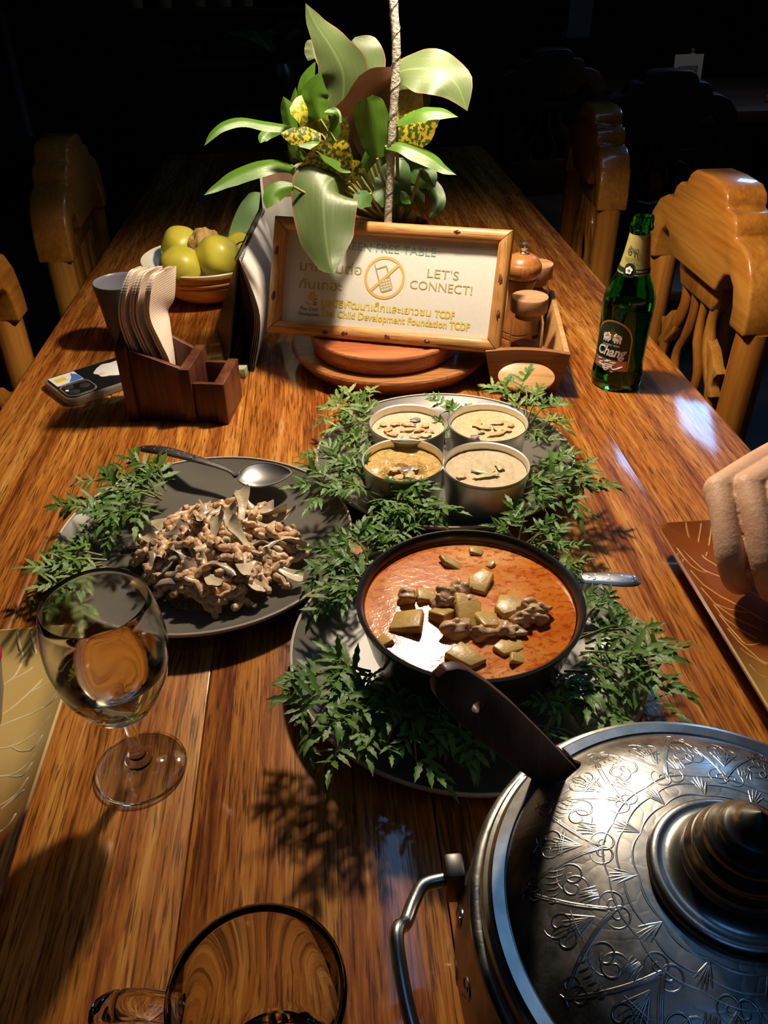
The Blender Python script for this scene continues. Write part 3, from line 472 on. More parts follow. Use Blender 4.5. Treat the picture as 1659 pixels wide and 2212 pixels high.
# ================================================================== SETTING
def struct(name, mb, m, **kw):
    o = obj(name, mb, m, **kw); o['kind'] = 'structure'; return o
FZ = -0.75
struct('floor', MB().box((-4, -2.5, FZ-.05), (4.5, 6.2, FZ)), M_['floor'])
struct('wall_back', MB().box((-4, 6.0, FZ), (4.5, 6.1, 2.4)), M_['wall'])
struct('wall_left', MB().box((-4.1, -2.5, FZ), (-4, 6.1, 2.4)), M_['wall'])
struct('wall_right', MB().box((4.5, -2.5, FZ), (4.6, 6.1, 2.4)), M_['wall'])
struct('wall_front', MB().box((-4, -2.6, FZ), (4.5, -2.5, 2.4)), M_['wall'])
struct('ceiling', MB().box((-4.1, -2.6, 2.4), (4.6, 6.1, 2.5)), M_['darkwood'])

# ================================================================== DINING TABLE
tab = thing('dining_table', 'long glossy orange brown plank dining table covered with dishes', 'table', loc=(0.03, 1.0, FZ))
edges = [-.395, -.268, -.101, .052, .182, .312, .4535]
for a, b in zip(edges[:-1], edges[1:]):
    obj('plank', MB().box((a+.0004, -.32, -.04), (b-.0004, 2.35, 0)), M_['table'], tab, bevel=.0006 if (a > -.39 and b < .45) else .004, seg=3)
ap = MB()
ap.box((-.33,-.25,-.12),(.39,-.225,-.04)).box((-.33,2.25,-.12),(.39,2.275,-.04)).box((-.33,-.225,-.12),(-.305,2.25,-.04)).box((.365,-.225,-.12),(.39,2.25,-.04))
obj('apron', ap, M_['table'], tab, kind='stuff')
for x in (-.34, .33):
    for y in (-.26, 2.21):
        obj('leg', MB().box((x, y, FZ), (x+.07, y+.07, -.04)), M_['table'], tab, bevel=.004)

# ================================================================== CHAIRS
def make_chair(name, label, group, straight=False, wd=('chair', 'chair_y')):
    W1, W2 = M_[wd[0]], M_[wd[1]]
    # local frame: z = 0 on the floor, front of the chair faces +x, width along y
    c = thing(name, label, 'chair', group=group)
    H = .75
    half = [(0,.166),(.05,.164),(.066,.156),(.073,.145),(.074,.137),(.098,.136),(.110,.128),(.116,.116),(.117,.107),(.140,.106),(.168,.094),(.190,.068),(.201,.03),(.203,-.005),
            (.157,-.005),(.154,.022),(.143,.046),(.126,.057),(.108,.052),(.096,.036),(.090,.022),(0,.022)]
    out = half[::-1][1:-1]
    poly = [(u, z+H) for u, z in half] + [(-u, z+H) for u, z in half[::-1] if u > 0]
    obj('crest_rail', MB().prism(poly, -.040, .022), W2, c, True, bevel=.005, seg=3)
    for s in (-1, 1):
        p = MB().tube(spline([(-.009, s*.180, H-.003), (-.009, s*.180, H-.12), (-.012, s*.178, .52), (-.02, s*.176, .42), (-.06, s*.178, 0)], 14), [.0255]*8+[.025, .0245, .024, .024, .023, .022, .021], 14)
        obj('post', p, W1, c, True)
        obj('front_leg', MB().tube([(.40, s*.17, .42), (.405, s*.172, .2), (.41, s*.175, 0)], [.024, .022, .018], 12), W1, c, True)
        obj('side_rail', MB().box((0, s*.17-.012, .37), (.40, s*.17+.012, .42)), W1, c, True, bevel=.003)
    sp = obj('splat', MB().prism([(-.085,H+.026),(-.078,H+.002),(-.062,H-.02),(.062,H-.02),(.078,H+.002),(.085,H+.026)], -.022, .004), W1, c, True, bevel=.003)
    obj('splat_foot', MB().prism([(-.12,H-.205),(-.11,H-.185),(-.04,H-.178),(0,H-.188),(.04,H-.178),(.11,H-.185),(.12,H-.205),(.10,H-.30),(-.10,H-.30)], -.022, .004), W1, c, True, bevel=.003)
    if straight:
        for u in (-.07, 0, .07):
            obj('slat', MB().box((-.020, u-.022, H-.29), (.002, u+.022, H+.01)), W1, sp, True, bevel=.003)
    for s in (() if straight else (-1, 1)):
        a = spline([(-.008, s*.062, H+.0), (-.008, s*.052, H-.045), (-.008, s*.064, H-.085), (-.008, s*.098, H-.14), (-.008, s*.105, H-.20)], 14)
        obj('slat', MB().tube(a, [.013,.011,.009,.009,.009,.010,.011,.012,.011,.010,.009,.009,.009,.010,.011], 10, flat=1.0, up=(1,0,0)), W1, sp, True)
        b = spline([(-.008, s*.024, H+.0), (-.008, s*.016, H-.045), (-.008, s*.022, H-.09), (-.008, s*.046, H-.14), (-.008, s*.034, H-.195)], 14)
        obj('slat', MB().tube(b, [.011,.009,.008,.0075,.0075,.008,.0085,.009,.008,.008,.008,.008,.009,.010,.011], 10, up=(1,0,0)), W1, sp, True)
        hn = [(s*u, H+z) for u, z in [(.050,-.06),(.085,-.075),(.105,-.094),(.122,-.100),(.112,-.112),(.108,-.128),(.118,-.142),(.104,-.150),(.08,-.128),(.060,-.105)]]
        obj('scroll', MB().prism(hn if s > 0 else hn[::-1], -.018, 0.0), W1, sp, True, bevel=.003)
    obj('lower_rail', MB().box((-.03, -.165, H-.315), (-.002, .165, H-.285)), W2, c, True, bevel=.003)
    obj('seat', MB().prism([(-.19,.0),(.19,.0),(.2,.43),(-.2,.43)][::-1], .42, .45, 'z', M=RZ(-PI/2)), W2, c, True, bevel=.008, seg=3)
    return c
ch = make_chair('dining_chair', 'golden carved wooden chair, fully lit, right of the green bottle', None)
ch.matrix_basis = TR(.602, 1.222, FZ) @ RZ(PI)
def chair(x, y, a, label, group=None):
    return copy_tree(ch, TR(x, y, FZ) @ RZ(a), label, group)
chair(.612, 1.88, PI-.087, 'reddish carved wooden chair behind the bottle, farther along the right side')
chair(-.475, 1.03, .0, 'golden wooden chair cut off by the left edge of the photo')
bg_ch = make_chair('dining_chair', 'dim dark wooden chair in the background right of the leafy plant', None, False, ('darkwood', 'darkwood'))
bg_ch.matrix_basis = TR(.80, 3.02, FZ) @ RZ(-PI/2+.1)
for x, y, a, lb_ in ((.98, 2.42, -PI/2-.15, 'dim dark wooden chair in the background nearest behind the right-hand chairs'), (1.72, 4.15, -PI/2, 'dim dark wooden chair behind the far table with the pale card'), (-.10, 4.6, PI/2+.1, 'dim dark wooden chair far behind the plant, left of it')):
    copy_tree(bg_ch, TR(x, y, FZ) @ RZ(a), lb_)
ch2 = make_chair('dining_chair', 'reddish wooden chair with straight slats at the far left side of the table', None, True)
ch2.matrix_basis = TR(-.470, 1.665, FZ) @ RZ(.05)

# ================================================================== PLATES
def round_plate(name, c, r, label, group=None, foot=.6):
    p = thing(name, label, 'plate', loc=(c[0], c[1], 0), group=group)
    prof = [(0,.0075),(r*.5,.0075),(r*.78,.009),(r*.9,.0155),(r*.985,.0225),(r*.995,.0215),(r*.93,.0125),(r*.8,.0055),(r*foot+.006,.0035),(r*foot+.004,0.0003),(r*foot-.004,.0003),(r*foot-.006,.003),(0,.003)]
    obj('dish', MB().lathe(prof, 96), M_['plate'], p, True, sharp=1.2)
    rim = [(r*.983,.0222),(r*.985,.0236),(r*.993,.0242),(r*1.0,.0236),(r*1.0025,.0222),(r*.998,.0208),(r*.99,.0205)]
    obj('rim', MB().lathe(rim, 96, loop=True), M_['platerim'], p, True, label='pale unglazed plate edge')
    return p
round_plate('round_plate', (-.117,.588), .131, 'grey round plate under the mushroom stir-fry, with a spoon on it')
round_plate('round_plate', (.115,.706), .132, 'grey round plate holding four small metal tins')
round_plate('round_plate', (.092,.429), .1315, 'grey round plate under the bowl of red curry')

# ------------------------------------------------------------------ leaf-vein square dishes
def leaf_plate(name, label, x0, x1, y0, y1, mat, vmat, veins, clip):
    p = thing(name, label, 'plate', loc=((x0+x1)/2, (y0+y1)/2, 0))
    n = 14; cx, cy = (x0+x1)/2, (y0+y1)/2; hx, hy = (x1-x0)/2, (y1-y0)/2
    mb = MB()
    def ring(f, z, r):
        o = []
        for (sx, sy) in ((1,1),(-1,1),(-1,-1),(1,-1)):
            a0 = math.atan2(sy, sx) - PI/4
            for k in range(5):
                a = a0 + PI/2*k/4
                o.append((cx+sx*(hx*f-r)+r*math.cos(a), cy+sy*(hy*f-r)+r*math.sin(a), z))
        return o
    rings = [ring(.70,.0015,.02), ring(.74,.0005,.02), ring(.78,.003,.02), ring(.985,.0205,.012), ring(1.0,.0235,.011), ring(1.0,.0255,.011), ring(.988,.0260,.010), ring(.965,.0235,.009), ring(.88,.0155,.02), ring(.80,.0125,.03), ring(.4,.0125,.03)]
    k = len(rings[0]); vs = [q for r_ in rings for q in r_]
    fs = [(i*k+j, i*k+(j+1)%k, (i+1)*k+(j+1)%k, (i+1)*k+j) for i in range(len(rings)-1) for j in range(k)]
    fs.append(tuple((len(rings)-1)*k+j for j in range(k))); fs.append(tuple(range(k-1,-1,-1)))
    mb.add(vs, fs)
    obj('dish', mb, mat, p, sharp=.9)
    def hgt(x, y):
        f = max(abs(x-cx)/hx, abs(y-cy)/hy)
        for (f0, z0), (f1, z1) in zip([(0,.0125),(.80,.0125),(.88,.0155),(.965,.0235)], [(.80,.0125),(.88,.0155),(.965,.0235),(.988,.026)]):
            if f <= f1: return z0+(z1-z0)*(f-f0)/(f1-f0)
        return None
    for v in veins:
        pts = [q for q in spline(v, 6*(len(v)-1)) if hgt(q.x, q.y) is not None]
        if len(pts) < 3: continue
        pts = [(q.x, q.y, hgt(q.x, q.y)-.0001) for q in pts]
        m_ = len(pts)
        obj('vein', MB().tube(pts, [.0011*(1-.5*i/m_)*(.5 if i in (0, m_-1) else 1) for i in range(m_)], 6, flat=.5), vmat, p)
    return p
leaf_plate('leaf_plate', 'square brown plate with raised leaf veins under the hand at the right', .284, .534, .312, .562, M_['lplR'], M_['veinR'], D['veinsR'], 0)
leaf_plate('leaf_plate', 'square amber plate with raised leaf veins at the left edge behind the wine glass', -.445, -.195, .235, .474, M_['lplL'], M_['veinL'], D['veinsL'], 0)
pc = thing('cup', 'grey cup with a red rim at the left edge of the photo', 'cup', loc=(-.2585, .388, .0126))
obj('cup_wall', MB().lathe([(0,0),(.018,0),(.022,.004),(.030,.03),(.036,.060),(.0365,.0625),(.034,.0625),(.033,.058),(.027,.028),(.017,.006),(0,.005)], 40), M_['cupgrey'], pc, True)
obj('rim', MB().lathe([(.0335,.0600),(.0337,.0645),(.0352,.0655),(.0367,.0645),(.0369,.0600)], 40, loop=True), M_['red'], pc, True, label='red glazed rim')

# ================================================================== CURRY BOWL
BX, BY = .089, .414
bw = thing('curry_bowl', 'black enamel bowl filled with red curry', 'bowl', loc=(BX, BY, .0078))
obj('bowl_wall', MB().lathe([(0,0),(.050,0),(.052,.002),(.058,.010),(.070,.040),(.0765,.068),(.0785,.0725),(.0785,.0745),(.0765,.0752),(.0745,.0735),(.0735,.069),(.067,.040),(.055,.012),(.045,.006),(0,.005)], 80, c=(0,0,0)), M_['enamel'], bw, True, sharp=.8)
CZ = .0745
cs = MB(); rr = [.0, .01, .02, .03, .04, .05, .06, .066, .0712, .0728]
vs = []; fs = []; n = 96
for i, r in enumerate(rr):
    for j in range(n):
        a = 2*PI*j/n; x, y = r*math.cos(a), r*math.sin(a)
        h = .0004*mnoise.noise(Vector((x*40, y*40, 0))) if r < .07 else 0
        vs.append((BX+x, BY+y, CZ+h))
for i in range(len(rr)-1):
    for j in range(n): fs.append((i*n+j, (i+1)*n+j, (i+1)*n+(j+1)%n, i*n+(j+1)%n))
cs.add(vs, fs)
cs.lathe([(.0725, CZ+.001), (.066, CZ-.03), (0, CZ-.03)], n, (BX, BY, 0))
tag(obj('curry', cs, M_['curry']), 'orange red coconut curry with oil droplets filling the black bowl', 'curry')
pot_ = [((882,1338),.0125,.0105,.0055,0.2),((1035,1255),.0115,.008,.007,.9),((1015,1325),.009,.0125,.009,.3),((1048,1335),.008,.010,.006,.1),((955,1322),.008,.009,.007,-.3),((1100,1308),.011,.009,.006,.3),((1000,1418),.0135,.008,.007,-.5),((980,1218),.009,.005,.0035,-.5),((922,1285),.008,.007,.005,.4),((1095,1395),.011,.006,.004,.3),((828,1385),.007,.005,.004,-.7),((1030,1190),.006,.004,.003,-.4),((1120,1420),.006,.005,.003,.5),((1060,1218),.004,.003,.003,.5)]
PP = [(0.045, 0.4009, 0.0775), (0.0997, 0.4362, 0.0775), (0.0874, 0.403, 0.0775), (0.0969, 0.3975, 0.0775), (0.0688, 0.4061, 0.0775), (0.1157, 0.4084, 0.0775), (0.0762, 0.3633, 0.0775), (0.085, 0.4597, 0.0755), (0.0608, 0.4258, 0.0765), (0.1067, 0.3722, 0.0755), (0.0267, 0.3842, 0.075), (0.1047, 0.4735, 0.0755), (0.1119, 0.3612, 0.0755), (0.1122, 0.4571, 0.0755)]
for i, (pp, q) in enumerate(zip(PP, pot_)):
    _, a, b, h, rot = q
    mb = MB(); k = (4,5,4,5)[i % 4]; R2 = random.Random(i+3); a *= 1.25; b *= 1.25; h *= .9
    out = [((1+.25*R2.uniform(-1,1))*a*math.cos(2*PI*j/k+.4), (1+.25*R2.uniform(-1,1))*b*math.sin(2*PI*j/k+.4)) for j in range(k)]
    Mx = TR(pp) @ RZ(rot) @ Euler((R2.uniform(-.4,.4), R2.uniform(-.4,.4), 0)).to_matrix().to_4x4()
    mb.prism(out, -h, h*.30, 'z', M=Mx)
    whr = 'middle' if math.hypot(pp[0]-BX, pp[1]-BY) < .024 else ['right','back','left','front'][int(((math.atan2(pp[1]-BY, pp[0]-BX)+PI/4) % (2*PI))//(PI/2))]
    tag(obj('potato_chunk', mb, M_['potato'], bevel=min(.0014, h*.3), seg=2, sharp=.9), ['yellow potato chunk floating at the '+whr+' of the red curry', 'large flat potato piece at the left of the curry beside the white highlight', 'long potato chunk nearest the brown wooden handle in the curry'][1 if i == 0 else (2 if i == 6 else 0)], 'potato', 'potato chunks at the '+whr+' of the curry')
mp = [(0.0468, 0.4235, 0.0775), (0.0741, 0.4208, 0.0785), (0.0844, 0.4284, 0.078), (0.1295, 0.3986, 0.078), (0.1082, 0.3848, 0.077), (0.0919, 0.3837, 0.077), (0.0757, 0.389, 0.0775), (0.121, 0.3921, 0.0775), (0.1358, 0.4009, 0.0775), (0.0717, 0.4158, 0.078), (0.0859, 0.4139, 0.0785), (0.1276, 0.4047, 0.079), (0.1334, 0.3947, 0.077), (0.117, 0.3843, 0.0755), (0.1045, 0.3921, 0.0755)]
mr = [(.006,.005,.005),(.009,.006,.006),(.007,.006,.005),(.007,.005,.0055),(.007,.0055,.004),(.007,.005,.0045),(.009,.006,.006),(.007,.0045,.005),(.006,.005,.005),(.008,.005,.005),(.007,.005,.005),(.006,.0045,.004),(.006,.004,.0045),(.005,.004,.003),(.005,.004,.003)]
for i, (pp, r_) in enumerate(zip(mp, mr)):
    whr = 'right' if pp[0] > BX+.022 else 'left' if pp[0] < BX-.012 else 'middle'
    tag(obj('meat_chunk', MB().blob(pp, tuple(q*1.12 for q in r_), seed=i+2, amp=.65, fr=1.4, n=12), M_['meat'], sharp=3), 'brown meat chunk at the '+whr+' of the red curry', 'meat', 'meat chunks at the '+whr+' of the curry')

# ================================================================== SPOONS
def spoon(name, label, tip, neck, bowl0, bowl1, bw_, mats, hw=.0065, lift=.004):
    s = thing(name, label, 'spoon', loc=neck)
    tip, neck, bowl0, bowl1 = map(Vector, (tip, neck, bowl0, bowl1))
    hp = spline([tip, tip.lerp(neck,.33)+Vector((0,0,lift)), tip.lerp(neck,.72)+Vector((0,0,lift*.7)), neck, bowl0], 22)
    rad = [hw*q for q in (.35,.75,.95,1.05,1.1,1.08,1.03,.98,.93,.88,.83,.78,.72,.66,.6,.55,.5,.46,.44,.44,.46,.55,.7)]
    obj('handle', MB().tube(hp, rad, 12, flat=.34), mats[0], s, label='engraved dark handle')
    # engraved scrolls raised on the handle
    sc = MB()
    ax = (neck-tip).normalized(); sd = ax.cross(Vector((0,0,1))).normalized()
    for k in range(5):
        c0 = hp[2+k*2] + Vector((0,0,hw*.36))
        for sg in (-1, 1):
            pts = []
            for j in range(14):
                a = j/13*1.6*PI; r_ = hw*.42*(1-j/18)
                pts.append(c0 + ax*(r_*math.cos(a)*1.2) + sd*(sg*(hw*.42 - r_*math.sin(a)*.9)*.8) - Vector((0,0,hw*.06)))
            sc.tube(pts, .00032, 5)
    obj('scroll_relief', sc, M_['steel'], s, kind='stuff')
    L = (bowl1-bowl0); ln = L.length; ax = L.normalized(); sd = ax.cross(Vector((0,0,1))).normalized(); up = sd.cross(ax)
    def P(u, v, th):
        wv_ = math.sin(PI*min(1, max(0, u))**.8)**.62 if 0 < u < 1 else .0
        hh = bw_*wv_
        d = .42*bw_*(1-v*v)*wv_
        return bowl0 + ax*(u*ln) + sd*(v*hh) - up*(d-th) 
    n = 26; mcount = 14; G = [[P(i/n, -1+2*j/mcount, 0) for j in range(mcount+1)] for i in range(n+1)]
    G2 = [[P(i/n, -1+2*j/mcount, -.0011) for j in range(mcount+1)] for i in range(n+1)]
    mb = MB().grid(G).grid(G2)
    edge = [P(i/n, -1, -.0005) for i in range(1, n)] + [P(i/n, 1, -.0005) for i in range(n, 0, -1)]
    mb.tube(edge, .0008, 6, closed=True)
    obj('spoon_bowl', mb, mats[1], s)
    return s
spoon('serving_spoon', 'steel serving spoon with engraved dark handle on the rim of the mushroom plate', (-0.1959, 0.726, 0.034), (-0.1059, 0.6797, 0.033), (-0.0932, 0.6681, 0.031), (-0.0405, 0.6698, 0.031), .0215, (M_['steeldark'], M_['steel']), hw=.0068)
spoon('serving_spoon', 'serving spoon handle sticking out to the right behind the curry bowl', (0.2344, 0.4656, 0.042), (0.1631, 0.4791, 0.04), (.135,.497,.030), (.075,.512,.022), .018, (M_['steel'], M_['steel']), hw=.0075, lift=.001)

# ================================================================== TINS OF STEAMED CUSTARD
def tin(c, r, h, label, dishlabel, cmat, lvl, bits, sunk=0):
    t_ = thing('round_tin', label, 'tin', loc=(c[0], c[1], .0078))
    obj('tin_wall', MB().lathe([(0,0),(r*.84,0),(r*.87,.002),(r*.965,h-.003),(r*.99,h-.002),(r,h),(r*.985,h+.0008),(r*.955,h),(r*.945,h-.004),(r*.85,.003),(0,.0025)], 64), M_['alu'], t_, True)
    z = .0078+lvl
    cu = MB(); n = 48; rr_ = [i/12*r*.925 for i in range(13)]; vs = []; fs = []
    for r2 in rr_:
        for j in range(n):
            a = 2*PI*j/n; x, y = r2*math.cos(a), r2*math.sin(a)
            hh = .0011*mnoise.noise(Vector((x*120+c[0]*90, y*120, 1))) + .0006*mnoise.noise(Vector((x*400, y*400, 5)))
            if sunk: hh += -.010*max(0, 1-((x+.001)**2/(.021**2)+(y+.009)**2/(.016**2)))**.5 + .004*mnoise.noise(Vector((x*70, y*70, 9)))
            if r2 > r*.85: hh *= .3
            vs.append((c[0]+x, c[1]+y, z+hh-(.0015 if r2 < r*.8 else 0)))
    for i in range(len(rr_)-1):
        for j in range(n): fs.append((i*n+j, (i+1)*n+j, (i+1)*n+(j+1)%n, i*n+(j+1)%n))
    cu.add(vs, fs); cu.lathe([(r*.925, z), (r*.89, z-.02), (0, z-.02)], n, (c[0], c[1], 0))
    cd = thing('steamed_custard', dishlabel, 'custard', loc=(c[0], c[1], z))
    obj('custard_body', cu, cmat, cd)
    for k, (dx, dy, a, b, rot, mt) in enumerate(bits):
        zz = z + (.0006 if not sunk else -.004)
        mb = MB().blob((0,0,0), (a*1.2, b*1.2, .0008), seed=k+int(c[0]*1000), amp=.6, fr=1.6, n=8, M=TR(c[0]+dx, c[1]+dy, zz)@RZ(rot))
        nm = {'carrot':'carrot_piece','onion':'shallot_piece','greenbit':'vegetable_piece'}[mt]
        obj(nm, mb, M_[mt], cd, label={'carrot':'orange carrot piece','onion':'purple grey shallot piece','greenbit':'pale green vegetable piece'}[mt])
RT = .0405
tin((.0775,.708), .0395, .0505, 'round metal tin at the back left of the four on the plate', 'creamy custard with many carrot bits in the back left tin', M_['cust_a'], .043,
    [(-.012,.012,.0045,.0025,.2,'carrot'),(.002,.010,.006,.003,-.4,'carrot'),(-.020,.002,.005,.003,1,'carrot'),(-.016,-.008,.005,.003,-.2,'carrot'),(-.001,-.001,.006,.0025,.1,'carrot'),(.018,.006,.004,.003,.5,'carrot'),(.011,-.003,.005,.0025,.3,'carrot'),(.005,-.016,.0045,.0025,0,'carrot'),(.021,-.006,.004,.003,-.5,'carrot'),(.009,.018,.005,.003,.2,'onion'),(.016,-.014,.005,.003,.4,'greenbit'),(-.024,.012,.003,.003,.4,'carrot'),(-.010,-.016,.003,.002,.4,'greenbit')])
tin((.1575,.7015), .0400, .0505, 'round metal tin at the back right of the four on the plate', 'grainy custard with large carrot slices in the back right tin', M_['cust_b'], .044,
    [(-.009,.008,.0055,.003,.9,'carrot'),(-.004,.001,.006,.003,-.3,'carrot'),(.013,.009,.007,.003,.1,'carrot'),(.022,.004,.004,.0045,.3,'carrot'),(.016,-.004,.007,.003,-.6,'carrot'),(.006,-.013,.008,.003,.3,'carrot'),(.009,-.003,.003,.005,.3,'carrot'),(-.016,-.017,.004,.003,.2,'onion'),(-.008,-.008,.003,.002,.1,'greenbit'),(-.007,.014,.004,.002,1.2,'greenbit')])
tin((.0655,.638), .0390, .0505, 'round metal tin of scooped yellow custard at the front left of the four', 'yellow partly scooped custard in the front left tin', M_['cust_c'], .043,
    [(-.008,.010,.006,.004,.6,'carrot'),(-.008,.002,.005,.003,.2,'carrot'),(.012,.004,.006,.004,.5,'onion'),(.002,.000,.005,.003,.2,'onion'),(.013,-.014,.006,.003,-.2,'carrot'),(-.006,-.012,.005,.003,.5,'carrot'),(.006,-.008,.005,.003,.9,'greenbit')], sunk=1)
tin((.1405,.6225), .0405, .0505, 'round metal tin nearest the curry bowl, at the front right of the four', 'plain beige custard with pale strips in the front right tin', M_['cust_d'], .044,
    [(-.004,-.003,.010,.002,-.5,'greenbit'),(.001,-.007,.009,.002,.6,'greenbit'),(.014,.005,.003,.005,.2,'greenbit'),(-.003,-.010,.010,.0025,.2,'greenbit'),(-.024,-.008,.004,.003,.2,'carrot')])

# ================================================================== MUSHROOM STIR-FRY
HX, HY, HA, HB = -.106, .565, .069, .070
def heap(x, y):
    r2 = ((x-HX)/HA)**2 + ((y-HY)/HB)**2
    return .0085 + .027*math.sqrt(max(0, 1-r2))
sa = MB(); n = 60; vs = [(HX+.012, HY-.006, .0092)]
for j in range(n):
    a = 2*PI*j/n; k = 1 + .12*mnoise.noise(Vector((math.cos(a)*2, math.sin(a)*2, 3)))
    vs.append((HX+.020+.071*k*math.cos(a), HY-.006+.067*k*math.sin(a), .0083))
sa.add(vs, [(0, 1+j, 1+(j+1) % n) for j in range(n)])
o = tag(obj('sauce_puddle', sa, M_['sauce']), 'thin glossy brown sauce spread under the mushroom stir-fry', 'sauce')
strips = []
for k in range(6):
    ln = (.028,.036,.024,.040,.032,.026)[k]; R2 = random.Random(k+11); pts = []; cur = R2.uniform(-10, 14)
    for j in range(13):
        s_ = j/12-.5; pts.append((s_*ln, cur*(s_*ln)**2*1.0 + .0012*math.sin(j*1.7+k), .0006*math.sin(j*2.3)))
    rad = [(.0034 if 0 < j < 12 else .0022)*(1+.12*mnoise.noise(Vector((j*1.3, k*3, 0)))) for j in range(13)]
    strips.append(mesh(MB().tube(pts, rad, 9), M_['strip'], name='strip'))
R.seed(21)
for k in range(118):
    for _ in range(50):
        a = R.uniform(0, 2*PI); q = math.sqrt(R.random())*1.0
        x, y = HX+HA*q*math.cos(a), HY+HB*q*math.sin(a)
        if y < HY+.02 or R.random() < .9: break
    e = .01
    gx = (heap(x+e, y)-heap(x-e, y))/(2*e); gy = (heap(x, y+e)-heap(x, y-e))/(2*e)
    nrm = Vector((-gx*.8, -gy*.8, 1)).normalized()
    o = link('meat_strip', strips[k % 6])
    rot = Vector((0,0,1)).rotation_difference(nrm).to_matrix().to_4x4() @ RZ(R.uniform(0, PI*2)) @ Euler((0, R.uniform(-.35,.35), 0)).to_matrix().to_4x4()
    o.matrix_basis = TR(x, y, heap(x, y)+.003+R.uniform(-.004, .0035)) @ rot
    wh = 'on top of the heap' if q < .42 else ['at the right of the heap','at the back of the heap near the spoon','at the left of the heap by the herbs','at the front of the heap'][int(((math.atan2(y-HY, x-HX)+PI/4) % (2*PI))//(PI/2))]
    tag(o, 'tan crinkled strip of fried meat '+wh, 'meat', 'fried strips '+wh)
shrooms = []
for k in range(5):
    ln = (.046,.036,.042,.032,.050)[k]; bend = (24, -30, 16, 36, -26)[k]; arch = (-9, -14, 10, -18, -6)[k]; G = []; G2 = []
    R2 = random.Random(k+40); m_ = 8; n = 16
    for i in range(n+1):
        u = i/n; wd = .0034 + .0058*max(0, (u-.55)/.45)**1.3*(1+.5*(k % 2)) - (.001 if u < .08 else 0)
        if u > .93: wd *= 1-(u-.93)*5
        th = bend*ln*u*1.35; x = math.sin(th)/(bend*1.35); y = (1-math.cos(th))/(bend*1.35)
        ro, ro2 = [], []
        for j in range(m_+1):
            v = -1+2*j/m_; tw_ = (u-.3)*(1.1 if k % 2 else -1.0); crv = .0075*(v*v)*max(0, u-.35) + .0010*math.sin(u*7+k) + arch*(u*ln-.4*ln)**2 + v*wd*math.sin(tw_)
            p = Vector((x - math.sin(th)*v*wd*math.cos(tw_), y + math.cos(th)*v*wd*math.cos(tw_), crv))
            ro.append(p + Vector((0,0,(.0019-.0008*u)*(1-v*v)**.5+.0003))); ro2.append(p - Vector((0,0,(.0019-.0008*u)*(1-v*v)**.5+.0003)))
        G.append(ro); G2.append(ro2)
    shrooms.append(mesh(MB().grid(G).grid(G2), M_['mush'] if k % 2 == 0 else M_['mushgrey'], name='slice', sharp=2))
SH = [((-0.1415, 0.575, 0.04),1,1.9,.9),((-0.1038, 0.5959, 0.045),0,.2,.1),((-0.0836, 0.5998, 0.046),4,-1.2,.5),((-0.0697, 0.6029, 0.043),2,-.9,.4),((-0.0828, 0.5236, 0.026),0,-1.9,.3),((-0.0719, 0.5318, 0.026),2,-2.6,.3),((-0.0894, 0.5607, 0.042),2,1.1,.5),((-0.1231, 0.5432, 0.038),3,1.4,.2),((-0.1324, 0.5367, 0.034),1,-1.3,.3),((-0.128, 0.5143, 0.02),3,-.6,.6),((-0.1359, 0.522, 0.024),1,.5,.4),((-0.067, 0.5818, 0.04),4,-1.4,.2),((-0.0557, 0.5806, 0.03),2,.4,.2),((-0.1119, 0.5735, 0.044),3,.6,.4),((-0.0772, 0.6239, 0.042),4,2.9,.4),((-0.0918, 0.5298, 0.034),3,2.0,.3),((-0.1762, 0.5975, 0.026),1,.6,.3),((-0.0597, 0.5619, 0.024),3,2.4,.2),((-0.1114, 0.5192, 0.022),2,-1.6,.2),((-0.1479, 0.5545, 0.036),2,1.6,.3),((-0.1031, 0.6294, 0.04),3,2.5,.3)]
for q_ in range(16):
    a = R.uniform(0, 2*PI); q = math.sqrt(R.random())*.95; x, y = HX+HA*q*math.cos(a), HY+HB*q*math.sin(a)
    SH.append(((x, y, heap(x, y)+.003), R.randrange(5), R.uniform(0, 6.28), 'r'))
for p, k, a, tl in SH:
    gx = (heap(p[0]+.01, p[1])-heap(p[0]-.01, p[1]))/.02; gy = (heap(p[0], p[1]+.01)-heap(p[0], p[1]-.01))/.02
    tilt = Vector((0,0,1)).rotation_difference(Vector((-gx*.7, -gy*.7, 1)).normalized()).to_matrix().to_4x4()
    o = link('mushroom_slice', shrooms[k]); 
    zz = heap(p[0], p[1])+.0040
    o.matrix_basis = TR(p[0], p[1], zz) @ tilt @ RZ(a) @ Euler(((R.uniform(-.5,.5) if tl == 'r' else tl*.45), R.uniform(-.02,.14), 0)).to_matrix().to_4x4() @ TR(-.018, 0, 0)
    wh = ('back' if p[1] > .585 else 'front' if p[1] < .53 else 'middle')+(' left' if p[0] < -.115 else ' right' if p[0] > -.085 else '')
    tag(o, 'pale curled oyster mushroom slice at the '+wh+' of the stir-fry heap', 'mushroom', 'mushroom slices at the '+wh)
